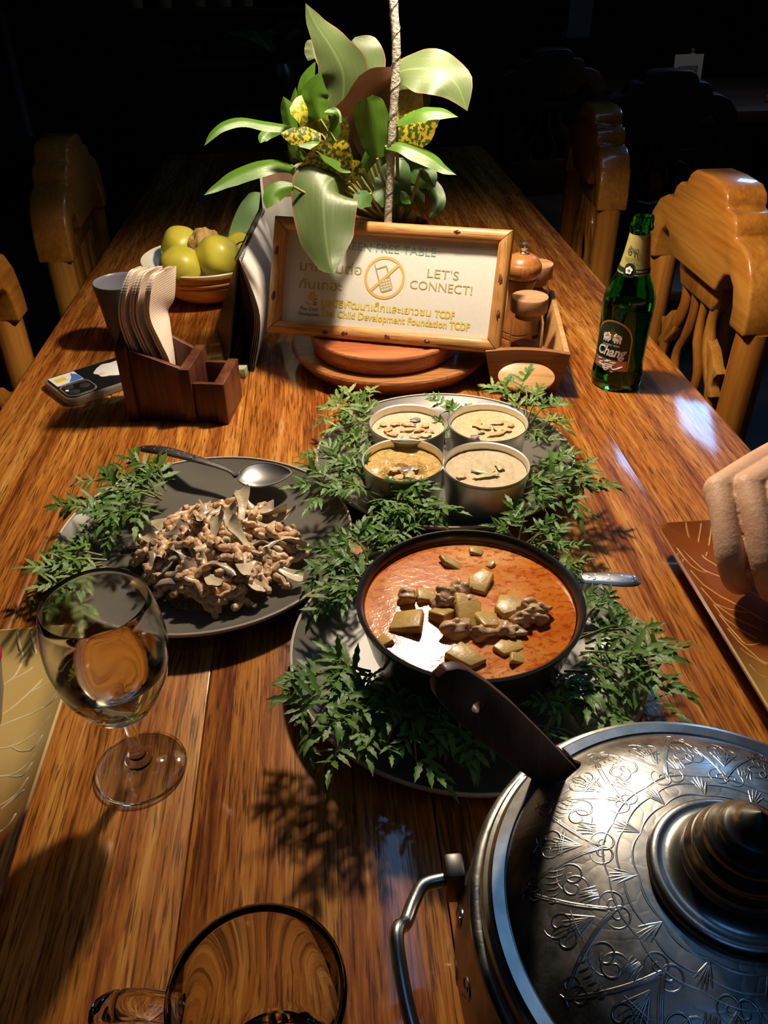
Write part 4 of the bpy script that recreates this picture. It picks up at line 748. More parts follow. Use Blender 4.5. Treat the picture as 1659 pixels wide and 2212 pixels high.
# ================================================================== TEXT HELPER (flat print as mesh)
def text_tris(s, size=1.0, bold=0.0, align='CENTER', spacing=1.0):
    cu = bpy.data.curves.new('print', 'FONT'); cu.body = s; cu.size = size; cu.align_x = align; cu.offset = bold
    cu.space_character = spacing; cu.resolution_u = 3
    o = bpy.data.objects.new('print', cu); COL.objects.link(o)
    dg = bpy.context.evaluated_depsgraph_get()
    me = bpy.data.meshes.new_from_object(o.evaluated_get(dg))
    vs = [v.co.copy() for v in me.vertices]; fs = [tuple(p.vertices) for p in me.polygons]
    bpy.data.objects.remove(o); bpy.data.curves.remove(cu); bpy.data.meshes.remove(me)
    return vs, fs
def put_text(mb, s, place, size=None, width=None, bold=0., mi=0, align='LEFT', shear=0., spacing=1.0):
    # place(u, v) -> 3D point; size = cap height scale, width = overall width in metres
    vs, fs = text_tris(s, 1.0, bold, 'LEFT', spacing)
    if not vs: return
    x0 = min(v.x for v in vs); x1 = max(v.x for v in vs)
    sx = (width/(x1-x0)) if width else size
    sy = size if size else sx
    off = {'LEFT': x0, 'CENTER': (x0+x1)/2, 'RIGHT': x1}[align]
    mb.add([place((v.x-off)*sx + shear*v.y*sy, v.y*sy) for v in vs], fs, mi)

# ================================================================== TURNTABLE BOARDS + SIGN
t_ = thing('round_wooden_board', 'larger round wooden board lying on the table under the sign', 'board', loc=(.088,.998,0))
obj('board_disc', MB().lathe([(0,0),(.115,0),(.118,.002),(.132,.019),(.1335,.0225),(.132,.025),(.127,.026),(0,.026)], 96), M_['disc'], t_, True)
t_ = thing('round_wooden_board', 'smaller reddish round board on top of the larger board, under the sign', 'board', loc=(.076,.975,.0262))
obj('board_disc', MB().lathe([(0,0),(.090,0),(.093,.003),(.0955,.019),(.0955,.022),(.094,.0238),(.088,.0235),(.084,.0225),(0,.0225)], 96), M_['discred'], t_, True)

bl = Vector((-.0745,.977,.0497)); br = Vector((.2035,.8825,.0497))
ux = (br-bl).normalized(); nb = Vector((-ux.y, ux.x, 0)).normalized()
uy = (nb*.0635 + Vector((0,0,.128))).normalized(); uz = ux.cross(uy).normalized()
SM = Matrix(((ux.x,uy.x,uz.x,bl.x),(ux.y,uy.y,uz.y,bl.y),(ux.z,uy.z,uz.z,bl.z),(0,0,0,1)))
SW, SH_ = .2955, .142
sg = thing('table_sign', 'wooden framed white sign about a screen free table leaning on the plant', 'sign', M=SM)
rw = .0165
def rail(a, b, inn, horiz):
    # half-round stick from a to b, mitred to the inner rectangle
    mb = MB(); n = 26; kx = 9; vs = []
    for i in range(n+1):
        for j in range(kx+1):
            q = j/kx; ang = PI*q
            s0 = Vector(a).lerp(Vector(b), i/n)
            ia, ib = Vector(inn[0]), Vector(inn[1]); s1 = ia.lerp(ib, i/n)
            w_ = .5-.5*math.cos(ang); p = s0.lerp(s1, w_)
            hgt = .0095*math.sin(ang)**.6*(1+.10*mnoise.noise(Vector((p.x*60, p.y*60, a[0]*50+3))))+.0003*mnoise.noise(Vector((p.x*300,p.y*300,1)))
            vs.append((p.x, p.y, hgt-.002))
    fs = [(i*(kx+1)+j, i*(kx+1)+j+1, (i+1)*(kx+1)+j+1, (i+1)*(kx+1)+j) for i in range(n) for j in range(kx)]
    fs.append(tuple(range(kx+1))); fs.append(tuple(n*(kx+1)+j for j in range(kx+1)))
    b_ = [(a[0],a[1],-.008),(b[0],b[1],-.008),(inn[1][0],inn[1][1],-.008),(inn[0][0],inn[0][1],-.008)]
    mb.add(vs, fs)
    k0 = len(mb.v); mb.v += b_; mb.f.append((k0,k0+1,k0+2,k0+3)); mb.m.append(0)
    s_ = [0+0, n*(kx+1), n*(kx+1)+kx, kx]
    for q in range(4):
        pass
    mb.f += [(k0, k0+1, n*(kx+1), 0), (k0+3, k0+2, n*(kx+1)+kx, kx)]; mb.m += [0, 0]
    return mb
W_, H_ = SW, SH_
inn = [(rw,rw,0),(W_-rw,rw,0),(W_-rw,H_-rw,0),(rw,H_-rw,0)]; ou = [(0,0,0),(W_,0,0),(W_,H_,0),(0,H_,0)]
for i in range(4):
    j = (i+1) % 4
    g_ = .0005
    a, b, ia, ib = [Vector(q) for q in (ou[i], ou[j], inn[i], inn[j])]
    d = (b-a).normalized()*g_
    r_ = obj('frame_stick', rail(a+d, b-d, (ia+d, ib-d), i % 2 == 0), M_['frame'] if i % 2 == 0 else M_['framez'], sg, True, sharp=1.0)
    ks = {0:[(.079,.006),(.104,.007),(.158,.0075),(.208,.006)],2:[(.230,.135)],1:[(.287,.085),(.289,.045)],3:[(.008,.10),(.008,.045)]}[i]
    for kx_, ky_ in ks:
        obj('knot', MB().blob((kx_, ky_, .0075), (.0036 if i % 2 == 0 else .0022, .0022 if i % 2 == 0 else .006, .0012), seed=int(kx_*999), amp=.8, fr=2, n=7), M_['holder'], r_, True, label='dark knot')
obj('backing', MB().box((.004,.004,-.012), (W_-.004, H_-.004, -.0065)), M_['darkwood'], sg, True)
pg = obj('paper', MB().box((.011,.011,-.0064), (W_-.011, H_-.011, -.0050)), M_['signpaper'], sg, True)
PZ = -.0046
def sp_(u0, v0, slope=0.): return lambda u, v: (u0+u, v0+v+u*slope, PZ)
def prt(name, mat, jobs):
    for jb in jobs:
        mb = MB(); put_text(mb, **jb); obj(name, mb, mat, pg, True, flat=True)
prt('lettering', M_['tealp'], [dict(s='SCREEN FREE TABLE', place=sp_(.0745,.1085,-.012), width=.131, size=.0135)])
prt('lettering', M_['olive'], [dict(s='LET\'S', place=sp_(.1975,.0825,-.02), width=.0385, size=.0145), dict(s='CONNECT!', place=sp_(.1775,.0680,-.03), width=.0765, size=.0145),
    dict(s='มาเชื่อมต่อ', place=sp_(.0355,.0795), width=.0800, size=.0165), dict(s='กันเถอะ', place=sp_(.0365,.0580), width=.0560, size=.0165)])
prt('lettering', M_['yellowp'], [dict(s='มูลนิธิพัฒนาเด็กและเยาวชน', place=sp_(.0670,.0385,-.01), width=.1400, size=.0125, bold=.018), dict(s='TCDF', place=sp_(.2115,.0365,-.02), width=.0245, size=.0120, bold=.03),
    dict(s='Thai Child Development Foundation', place=sp_(.0670,.0265,-.012), width=.1610, size=.0118, bold=.025), dict(s='TCDF', place=sp_(.2310,.0243,-.02), width=.0250, size=.0125, bold=.03)])
prt('lettering', M_['ink'], [dict(s='Thai Child', place=sp_(.0390,.0315), width=.0240, size=.0062, shear=.2), dict(s='Development', place=sp_(.0385,.0255), width=.0270, size=.0058, shear=.2)])
mb = MB()
def ringflat(mb, cx, cy, r0, r1, n=48, a0=0, a1=2*PI, mi=0, sy=1):
    vs = []; 
    for i in range(n+1):
        a = a0+(a1-a0)*i/n
        vs += [(cx+r0*math.cos(a), cy+sy*r0*math.sin(a), PZ), (cx+r1*math.cos(a), cy+sy*r1*math.sin(a), PZ)]
    mb.add(vs, [(2*i, 2*i+1, 2*i+3, 2*i+2) for i in range(n)], mi)
def quad(mb, pts, mi=0, z=PZ): mb.add([(x, y, z) for x, y in pts], [tuple(range(len(pts)))], mi)
pcx, pcy = .1450, .0780
ringflat(mb, pcx, pcy, .0222, .0254)
d = .7071; h_ = .0017
quad(mb, [(pcx-.0165-h_*d, pcy-.0165+h_*d), (pcx-.0165+h_*d, pcy-.0165-h_*d), (pcx+.0165+h_*d, pcy+.0165-h_*d), (pcx+.0165-h_*d, pcy+.0165+h_*d)], z=PZ+.00015)
obj('no_phone_ring', mb, M_['gold'], pg, True, flat=True)
mb = MB(); ca, sa_ = math.cos(.35), math.sin(.35)
def ph(x, y): return (pcx-.0005+x*ca-y*sa_, pcy-.001+x*sa_+y*ca)
for q in ([(-.0075,.013),(-.006,.013),(-.006,.001),(-.0075,.001)], [(.006,.013),(.0075,.013),(.0075,.001),(.006,.001)], [(-.0065,.0145),(.0065,.0145),(.0075,.013),(-.0075,.013)], [(-.0075,.020),(-.0065,.020),(-.0062,.013),(-.0075,.013)]):
    quad(mb, [ph(*p) for p in q])
quad(mb, [ph(*p) for p in [(-.0078,.0),(.0078,.0),(.0078,-.013),(.006,-.0155),(-.006,-.0155),(-.0078,-.013)]])
obj('phone_symbol', mb, M_['olive'], pg, True, flat=True)
mb = MB()
for i in range(4):
    for j in range(4):
        x, y = -.0052+i*.0035, -.0025-j*.0034
        quad(mb, [ph(x-.0013,y-.0009), ph(x+.0013,y-.0009), ph(x+.0013,y+.0009), ph(x-.0013,y+.0009)], z=PZ+.0001)
obj('phone_keys', mb, M_['signpaper'], pg, True, flat=True)
mb = MB(); ringflat(mb, .0540, .0492, 0, .0040, 20, sy=1.25)
ringflat(mb, .0525, .0440, .0052, .0068, 16, PI*1.1, PI*1.85)
obj('foundation_emblem', mb, M_['orangep'], pg, True, flat=True)
mb = MB(); quad(mb, [(.0575,.0455),(.0620,.0470),(.0618,.0462),(.0580,.0448)]); ringflat(mb, .0590,.0408,.0016,.0023,12); quad(mb, [(.0560,.0440),(.0566,.0440),(.0606,.0380),(.0600,.0380)])
obj('emblem_strokes', mb, M_['ink'], pg, True, flat=True)

# ================================================================== PLANT
pl = thing('leafy_plant', 'leafy plant arrangement of broad, strap and yellow speckled leaves behind the sign', 'plant', loc=(.100,1.040,.0262))
obj('vase', MB().lathe([(0,0),(.030,0),(.034,.004),(.041,.04),(.042,.07),(.036,.095),(.034,.108),(.037,.114),(.035,.115),(.032,.108),(.030,.10),(0,.10)], 40, c=(0,0,.0225)), M_['vase'], pl, True)
def leaf_mesh(path, hw, mat, n=22, m=8, fold=.25, droop=.15, waves=0., face=None, thick=.0004):
    P = spline(path, n); Wd = lerp1(hw, n)
    N = Vector(face) if face else Vector((-.12, -1.0, .35))
    G, UV = [], []
    for i, p in enumerate(P):
        t = (P[min(i+1,n)]-P[max(i-1,0)]).normalized()
        s = t.cross(N)
        if s.length < 1e-3: s = t.orthogonal()
        s.normalize(); nr = s.cross(t).normalized()
        row = []
        for j in range(m+1):
            v = -1+2*j/m
            row.append(p + s*(v*Wd[i]) + nr*((-fold*abs(v) + droop*0*v*v)*Wd[i] + waves*Wd[i]*math.sin(i*.9+v*2)*v*v))
            UV.append((j/m, i/n))
        G.append(row)
    me = bpy.data.meshes.new('leaf')
    vs = [tuple(q) for r in G for q in r]; c = m+1
    fs = [(i*c+j, i*c+j+1, (i+1)*c+j+1, (i+1)*c+j) for i in range(n) for j in range(m)]
    me.from_pydata(vs, [], fs); me.materials.append(mat)
    ul = me.uv_layers.new(name='UVMap')
    for l in me.loops: ul.data[l.index].uv = UV[l.vertex_index]
    me.polygons.foreach_set('use_smooth', [True]*len(me.polygons)); me.update()
    return me
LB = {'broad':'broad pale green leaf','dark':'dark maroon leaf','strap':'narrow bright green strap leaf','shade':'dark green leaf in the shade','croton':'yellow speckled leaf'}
LN = {'broad':'broad_leaf','dark':'maroon_leaf','strap':'strap_leaf','shade':'shaded_leaf','croton':'speckled_leaf'}
root0 = Vector((.100,1.040,.158))
stems = MB()
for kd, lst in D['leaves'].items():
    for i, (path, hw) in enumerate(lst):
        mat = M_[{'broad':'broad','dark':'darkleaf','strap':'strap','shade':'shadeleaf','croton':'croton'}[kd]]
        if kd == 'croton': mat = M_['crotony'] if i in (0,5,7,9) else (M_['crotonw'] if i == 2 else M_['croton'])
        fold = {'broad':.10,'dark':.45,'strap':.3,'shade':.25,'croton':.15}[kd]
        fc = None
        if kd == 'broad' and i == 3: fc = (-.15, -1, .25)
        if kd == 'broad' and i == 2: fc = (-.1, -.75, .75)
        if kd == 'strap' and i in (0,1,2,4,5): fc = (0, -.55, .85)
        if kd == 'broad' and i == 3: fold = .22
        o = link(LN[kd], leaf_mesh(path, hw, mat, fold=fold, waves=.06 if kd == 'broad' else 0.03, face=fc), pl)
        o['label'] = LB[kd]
        b0 = Vector(path[0])
        if (b0-root0).length > .02:
            mid = root0.lerp(b0, .55) + Vector((0, 0, -.008))
            stems.tube(spline([root0, mid, b0], 8), [.0026,.0025,.0024,.0023,.0022,.0021,.002,.0019,.0017], 6)
obj('stems', stems, M_['stem'], pl, kind='stuff')

# ================================================================== TWIG LAMP (the shade hangs above the frame)
la = thing('twig_lamp', 'thin twisted twig pole of the lamp rising in front of the plant', 'lamp', loc=(.0795,.985,.049))
tw = spline([(.0800,.985,.0487),(.0815,.990,.11),(.0827,.997,.180),(.0852,1.0,.2175),(.0876,1.0,.268),(.091,1.0,.3155),(.0931,1.0,.3604),(.0902,1.0,.4028),(.0890,1.0,.47),(.0900,.99,.58),(.098,.966,.66),(.115,.930,.705),(.122,.922,.704)], 90)
obj('twig_pole', MB().tube(tw, [.0048*(1+.14*mnoise.noise(Vector((i*.33,2,0)))) for i in range(91)], 10), M_['bark'], la)
wr = MB(); hel = []
for i in range(601):
    k = i/600*66; a = int(k); p = tw[min(a,89)].lerp(tw[min(a+1,90)], k-a); th = i/600*2*PI*15
    hel.append(p + Vector((math.cos(th)*.0052, math.sin(th)*.0052, 0)))
wr.tube(hel, .00035, 4)
obj('wrapped_wire', wr, M_['steeldark'], la)
shp = [(.004,.105),(.050,.098),(.090,.070),(.118,.020),(.1500,-.092),(.1483,-.092),(.1163,.020),(.0885,.0685),(.049,.096),(.004,.103)]
obj('lamp_shade', MB().lathe(shp, 48, M=TR(LAMP) @ Matrix.Rotation(-.13, 4, Vector((.8, .6, 0))), loop=True), M_['shade'], la)
pt = bpy.data.lights.new('lamp_bulb_light', 'POINT'); pt.energy = 27.0; pt.color = (1.0, .83, .62); pt.shadow_soft_size = .028
po = bpy.data.objects.new('lamp_bulb_light', pt); COL.objects.link(po); po.location = LAMP

# ================================================================== CONDIMENT TRAY
TM = TR(.238,.877,0) @ RZ(-.195)
tray = thing('condiment_tray', 'flared wooden tray holding a pepper mill and two spice jars', 'tray', M=TM)
def wallq(a, b, c, d, th, nrm):
    n_ = Vector(nrm)*th
    return MB().add([Vector(a), Vector(b), Vector(c), Vector(d), Vector(a)+n_, Vector(b)+n_, Vector(c)+n_, Vector(d)+n_], [(0,1,2,3),(7,6,5,4),(0,4,5,1),(1,5,6,2),(2,6,7,3),(3,7,4,0)])
# front panel with a gently arched top
fp = []; n = 12
arch = [(-.050+.100*i/n, .0545+.0045*(1-(2*i/n-1)**2)) for i in range(n+1)]
poly = [(-.038,0.0008),(.038,.0008)] + arch[::-1]
fm = MB().prism(poly, -.0035, .0045, 'y', M=Matrix.Shear('XZ', 4, (0, 0)))
fm.v = [(x, y-z*.08, z) for x, y, z in fm.v]
obj('front_panel', fm, M_['trayface'], tray, True, bevel=.0008)
bk = MB().prism([(-.034,.0008),(.034,.0008),(.043,.055),(-.043,.055)], .200, .207, 'y'); bk.v = [(x, y+z*.08, z) for x, y, z in bk.v]
obj('back_panel', bk, M_['tray'], tray, True, bevel=.0008)
for s in (-1, 1):
    pts = [(s*.0375,.0045,.001),(s*.0335,.200,.001),(s*.0425,.2045,.055),(s*.0495,.0,.0545)]
    obj('side_panel', wallq(*(pts if s > 0 else pts[::-1]), .0065, (-s,0,.1)), M_['tray'], tray, True, bevel=.0008)
obj('tray_floor', MB().prism([(-.036,.005),(.036,.005),(.0325,.2),(-.0325,.2)], .0008, .006, 'z'), M_['tray'], tray, True)
hd = MB(); ov = [(.0335*math.cos(2*PI*i/40), .0185*math.sin(2*PI*i/40)) for i in range(40)]
hd.prism(ov, -.0035, .0035, 'z', M=TR(0,-.0195,.0285) @ Matrix.Rotation(.70, 4, 'X'))
obj('oval_handle', hd, M_['tray'], tray, True, bevel=.0008)
def TL(x, y): return (TM @ Vector((x, y, .0062)))
ml = thing('pepper_mill', 'turned wooden pepper mill with a chrome knob in the tray', 'mill', loc=TL(-.008,.128))
obj('mill_body', MB().lathe([(0,0),(.0205,0),(.0215,.002),(.0215,.013),(.0205,.0142),(.0215,.0154),(.0213,.021),(.0202,.0222),(.0213,.0234),(.0208,.030),(.0175,.042),(.0155,.055),(.0155,.068),(.0165,.080),(.0195,.088),(.0198,.0925),(0,.0925)], 48), M_['mill'], ml, True)
obj('mill_head', MB().lathe([(0,.0928),(.019,.0928),(.0228,.097),(.0248,.1035),(.0245,.109),(.0228,.1125),(.0222,.1130),(.0215,.1140),(.0190,.118),(.013,.1215),(0,.1232)], 48), M_['mill'], ml, True)
obj('knob', MB().lathe([(0,.1225),(.0048,.1225),(.0048,.1245),(.0026,.1260),(.0026,.1275),(.0046,.1300),(.0052,.1330),(.0042,.1362),(0,.1378)], 24), M_['chrome'], ml, True, label='chrome knob')
def jar(x, y, h, label, fill, flv, lidm):
    j = thing('spice_jar', label, 'jar', loc=TL(x, y)); r = .0205
    def sq(a, z): return 1+.06*abs(math.sin(2*a))**2 if z < h*.80 else 1
    obj('jar_glass', MB().lathe([(0,0),(r*.9,0),(r,.003),(r,h*.78),(r*.92,h*.85),(r*.88,h*.97),(r*.80,h*.97),(r*.84,h*.84),(r*.91,h*.77),(r*.91,.005),(0,.0035)], 48, rfun=sq), M_['jarglass'], j, True)
    obj('contents', MB().lathe([(0,.004),(r*.88,.004),(r*.89,flv*.9),(r*.6,flv),(r*.3,flv*.93),(0,flv*.97)], 32, rfun=lambda a, z: 1), fill, j, True, kind='stuff')
    obj('lid', MB().lathe([(0,h*.86),(r*.79,h*.86),(r*.79,h*.975),(r*1.10,h*.975),(r*1.12,h*.985),(r*1.12,h*.985+.0155),(r*1.09,h*.985+.017),(0,h*.985+.017)], 48), lidm, j, True)
jar(.0015, .072, .0725, 'wooden lidded glass jar of chilli flakes at the front of the tray', M_['spice'], .028, M_['lidwood'])
jar(.0125, .176, .0800, 'wooden lidded glass jar of pale spice behind the pepper mill', M_['salt'], .062, M_['lidwood'])

# ================================================================== BEER BOTTLE
bt = thing('beer_bottle', 'green glass beer bottle with a dark label near the right table edge', 'bottle', loc=(.358,.893,0))
outp = [(0,.002),(.020,.0015),(.0275,.0),(.0300,.003),(.0308,.010),(.0305,.018),(.0293,.026),(.0288,.035),(.0290,.060),(.0297,.088),(.0302,.104),(.0295,.112),(.0272,.120),(.0240,.127),(.0210,.133),(.0188,.1395),(.0163,.150),(.0142,.162),(.0123,.176),(.0114,.184),(.0113,.188),(.0132,.1885),(.0136,.1915),(.0126,.194),(.0124,.200),(.0117,.2025)]
inp = [(.0085,.2025),(.0085,.186),(.0100,.176),(.0120,.162),(.0141,.150),(.0166,.1395),(.0190,.132),(.0250,.120),(.0272,.112),(.0278,.104),(.0273,.088),(.0266,.06),(.0265,.035),(.0272,.02),(.0265,.008),(.018,.006),(0,.008)]
obj('glass_shell', MB().lathe(outp+inp, 64), M_['greenglass'], bt, True, sharp=1.0)
obj('beer', MB().lathe([(0,.0085),(.018,.0065),(.0264,.0085),(.0271,.02),(.0264,.035),(.0265,.06),(.0272,.088),(.0276,.1005),(0,.1005)], 64), M_['beerdark'], bt, True)
base_ang = math.atan2(-.893, -.358)
def cyl(ang0, r, z0): return lambda u, v: (r*math.cos(ang0+u/r), r*math.sin(ang0+u/r), z0+v)
LA = base_ang - math.radians(24)
def patch(mb, ang0, outline_top, z0, hw, rfun, mi=0, n=28, m=10):
    G = []
    for i in range(m+1):
        row = []
        for j in range(n+1):
            u = -hw+2*hw*j/n; zt = outline_top(u/hw); z = z0+(zt-z0)*i/m; r = rfun(z)
            row.append((r*math.cos(ang0+u/r), r*math.sin(ang0+u/r), z))
        G.append(row)
    mb.grid(G, mi)
def rb(z):
    o = [(r, q) for r, q in outp if q > .004]
    for (r0, z0), (r1, z1) in zip(o[:-1], o[1:]):
        if z0 <= z <= z1 and z1 > z0: return r0+(r1-r0)*(z-z0)/(z1-z0)
    return .03
lt = lambda q: .0640+.0255*math.sqrt(max(0, 1-q*q*.98))
lbm = MB(); patch(lbm, LA, lt, .0275, .0245, lambda z: rb(z)+.0002)
lb = obj('front_label', lbm, M_['lbl_gold'], bt, True, label='arched front label')
mb = MB(); patch(mb, LA, lambda q: .0630+.0245*math.sqrt(max(0, 1-q*q*.98)), .0290, .0230, lambda z: rb(z)+.0004)
obj('label_field', mb, M_['lbl_green'], lb, True)
mb = MB(); patch(mb, LA, lambda q: .0405, .0290, .0222, lambda z: rb(z)+.0005); obj('label_band', mb, M_['lbl_copper'], lb, True)
mb = MB(); put_text(mb, 'Chang', cyl(LA, .0300, .0455), size=.0170, width=.037, bold=.03, align='CENTER', shear=.25); 
put_text(mb, 'CLASSIC BEER', cyl(LA, .0300, .0580), size=.0030, width=.022, align='CENTER')
obj('lettering', mb, M_['lbl_white'], lb, True, flat=True)
mb = MB()
def disc(mb, c, a, b, R_=.0301, n=18, rot=0):
    pl_ = cyl(LA, R_, 0)
    mb.add([pl_(*c)]+[pl_(c[0]+a*math.cos(2*PI*i/n), c[1]+b*math.sin(2*PI*i/n)) for i in range(n)], [(0, 1+i, 1+(i+1) % n) for i in range(n)])
for s in (-1, 1):
    cx = s*.0075
    disc(mb, (cx, .0690), .0048, .0042); disc(mb, (cx-s*.0040, .0705), .0026, .0028)
    disc(mb, (cx-s*.0054, .0672), .0010, .0030)
    for q in (-.0032, .0000, .0032): disc(mb, (cx+q, .0645), .0011, .0026)
obj('elephants', mb, M_['lbl_white'], lb, True, flat=True)
mb = MB()
for q in range(-5, 6):
    pts = [cyl(LA, .0302, 0)(q*.00022*k*k*.18, .0665+.0022*k-.00011*k*k*abs(q)*.5) for k in range(0, 8)]
    mb.tube(pts, .00018, 4)
obj('fountain', mb, M_['lbl_gold'], lb, True)
mb = MB()
for q in range(26):
    a = R.uniform(-.019,.004); z = R.uniform(.024,.040); p_ = cyl(LA, .0300, 0)
    mb.tube([p_(a, z), p_(a+.003, z+R.uniform(-.001,.001)), p_(a+.0055, z+.0008)], .00028, 4)
p_ = cyl(LA, .0301, 0)
mb.tube([p_(.004,.033),(p_(.007,.029)),p_(.012,.031),p_(.018,.034)], .0007, 5)
obj('silver_branches', mb, M_['lbl_white'], lb, True)
mb = MB(); pl_ = lambda z: rb(z)+.0002
nl = MB()
G = []
for i in range(15):
    z = .1405+(.1835-.1405)*i/14; G.append([((rb(z)+.0002)*math.cos(2*PI*j/48), (rb(z)+.0002)*math.sin(2*PI*j/48), z) for j in range(49)])
nk = obj('neck_foil', nl.grid(G), M_['lbl_foil'], bt, True, label='gold neck foil')
NA = base_ang - math.radians(18)
mb = MB(); patch(mb, NA+1.62, lambda q: .1815, .1420, .010, lambda z: rb(z)+.0004); obj('copper_panel', mb, M_['lbl_copper'], nk, True)
mb = MB(); G = [[((rb(z)+.0005)*math.cos(2*PI*j/48), (rb(z)+.0005)*math.sin(2*PI*j/48), z) for j in range(49)] for z in (.1425,.1440,.1458,.1475)]
mb.grid(G); patch(mb, NA, lambda q: .1480+.0055*math.sqrt(max(0, 1-q*q)), .1385, .0062, lambda z: rb(z)+.0005); obj('green_band', mb, M_['lbl_green'], nk, True)
def ncyl(r, z0): return lambda u, v: ((r-.26*v)*math.cos(NA+u/r), (r-.26*v)*math.sin(NA+u/r), z0+v)
mb = MB(); q_ = ncyl(.0188, .1462)
for k in range(5):
    c_ = (.0024*math.cos(2*PI*k/5+.3), .0024*math.sin(2*PI*k/5+.3))
    mb.add([q_(c_[0]+.0019*math.cos(2*PI*i/10), c_[1]+.0019*math.sin(2*PI*i/10)) for i in range(10)], [tuple(range(10))])
obj('flower', mb, M_['lbl_white'], nk, True, flat=True)
mb = MB(); q_ = ncyl(.0192, .1462); mb.add([q_(.0014*math.cos(2*PI*i/10), .0014*math.sin(2*PI*i/10)) for i in range(10)], [tuple(range(10))]); obj('flower_centre', mb, M_['lbl_red'], nk, True, flat=True)
mb = MB(); put_text(mb, 'ช้าง', lambda u, v: ((.0156-.2*v)*math.cos(NA+u/.0152), (.0156-.2*v)*math.sin(NA+u/.0152), .1640+v), size=.0095, bold=.02, align='CENTER')
put_text(mb, 'คลาสสิก', lambda u, v: ((.0170-.2*v)*math.cos(NA+u/.0165), (.0170-.2*v)*math.sin(NA+u/.0165), .1565+v), size=.0050, align='CENTER')
obj('lettering', mb, M_['ink'], nk, True, flat=True)
mb = MB(); put_text(mb, 'THAILAND', lambda u, v: ((.0184-.2*v)*math.cos(NA+.42+u/.0184), (.0184-.2*v)*math.sin(NA+.42+u/.0184), .1440+v), size=.0032, align='LEFT')
obj('lettering', mb, M_['lbl_white'], nk, True, flat=True)

# ================================================================== WINE GLASS
wg = thing('wine_glass', 'small stemmed glass of white wine in the left foreground', 'glass', loc=(-.139,.355,0))
go = [(0,.0006),(.026,.0004),(.0293,.0010),(.0302,.0024),(.0290,.0034),(.020,.0044),(.011,.0068),(.0085,.0085),(.0092,.0110),(.0080,.0135),(.0055,.0150),(.0062,.0170),(.0050,.0195),(.0040,.023),(.0036,.035),(.0038,.050),(.0055,.0535),(.0100,.0560),(.0165,.0605),(.0220,.067),(.0272,.0765),(.0322,.090),(.0350,.105),(.0354,.116),(.0345,.130),(.0318,.143),(.0301,.1488),(.02985,.1492)]
gi = [(.0296,.1488),(.0313,.143),(.0339,.130),(.0347,.116),(.0342,.105),(.0313,.0905),(.0259,.0775),(.0206,.0685),(.0150,.0625),(.0090,.0592),(.004,.0582),(0,.0580)]
obj('glass_body', MB().lathe(go+gi, 80), M_['fogglass'], wg, True, sharp=1.2)
obj('wine', MB().lathe([(0,.0581),(.004,.0583),(.0090,.0593),(.0151,.0626),(.0207,.0686),(.0260,.0776),(.0311,.0906),(.0325,.0975),(.0318,.0970),(.030,.0968),(0,.0968)], 80), M_['wine'], wg, True, sharp=1.2)

# ================================================================== GLASS MUG
mg = thing('glass_mug', 'clear glass mug with a little amber drink at the bottom edge of the photo', 'mug', loc=(-.042,.157,0))
mo = [(0,.002),(.024,.0015),(.029,.0),(.0315,.003),(.0335,.03),(.0352,.07),(.0364,.106),(.0362,.1090),(.0350,.1100)]
mi_ = [(.0338,.1090),(.0334,.106),(.0322,.07),(.0306,.032),(.029,.022),(.024,.0175),(0,.0170)]
fac = lambda a, z: 1.0 if z > .045 else (1 - .04*(1-z/.045)*(1-abs(math.cos(5*a))))
obj('mug_body', MB().lathe(mo+mi_, 80, rfun=fac), M_['glass'], mg, True, sharp=1.0)
obj('drink', MB().lathe([(0,.0172),(.0235,.0176),(.0278,.0215),(.0288,.0245),(0,.0245)], 60), M_['beer'], mg, True, sharp=1.0)
hp = spline([(-.0340,.0,.090),(-.052,.0,.093),(-.066,.0,.086),(-.070,.0,.065),(-.066,.0,.042),(-.052,.0,.030),(-.0325,.0,.032)], 30)
obj('handle', MB().tube(hp, .0062, 12, up=(0,1,0), M=RZ(-.12)), M_['glass'], mg, True)
# ================================================================== ENGRAVED POT
PX, PY = .152, .1695
pot = thing('serving_pot', 'engraved pewter serving pot with a domed lid in the lower right foreground', 'pot', M=TR(PX, PY, 0) @ Matrix.Diagonal((1.062, 1.062, 1, 1)))
bod = [(0,.001),(.062,.001),(.068,.004),(.070,.008),(.080,.02),(.094,.038),(.1015,.058),(.1030,.072),(.1000,.088),(.0955,.098),(.0945,.1035),(.0975,.1055),(.0990,.1085),(.0980,.1110),(.0940,.1120),(.0920,.110),(.0925,.10),(.098,.085),(.100,.07),(.098,.058),(.09,.038),(.075,.02),(0,.012)]
obj('pot_body', MB().lathe(bod, 128), M_['pot'], pot, True, sharp=1.3)
lp = [(.0928,.1120),(.0942,.1140),(.0942,.1165),(.0932,.1182),(.0915,.1187),(.0905,.1200),(.0898,.1206),(.0850,.1206),(.0842,.1200),(.0836,.1206),(.0825,.1215),(.0780,.1258),(.0680,.1318),(.055,.1368),(.042,.1400),(.031,.1416)]
NA_ = math.atan2(.2501-PY, .0941-PX); 
def rlim(a):
    d = (a-NA_+PI) % (2*PI)-PI
    if abs(d) < .115: return .0745 + .0035*(abs(d)/.115)**4
    if abs(d) < .135: return .078+(.095-.078)*(abs(d)-.115)/.02
    return 1
def zat(r):
    if r >= lp[0][0]: return lp[1][1]
    for (r0, z0), (r1, z1) in zip(lp[2:-1], lp[3:]):
        if r1 <= r <= r0: return z0+(z1-z0)*(r0-r)/max(1e-9, r0-r1)
    return lp[-1][1]
lid = MB(); n = 400; k = len(lp); vs = []; fs = []
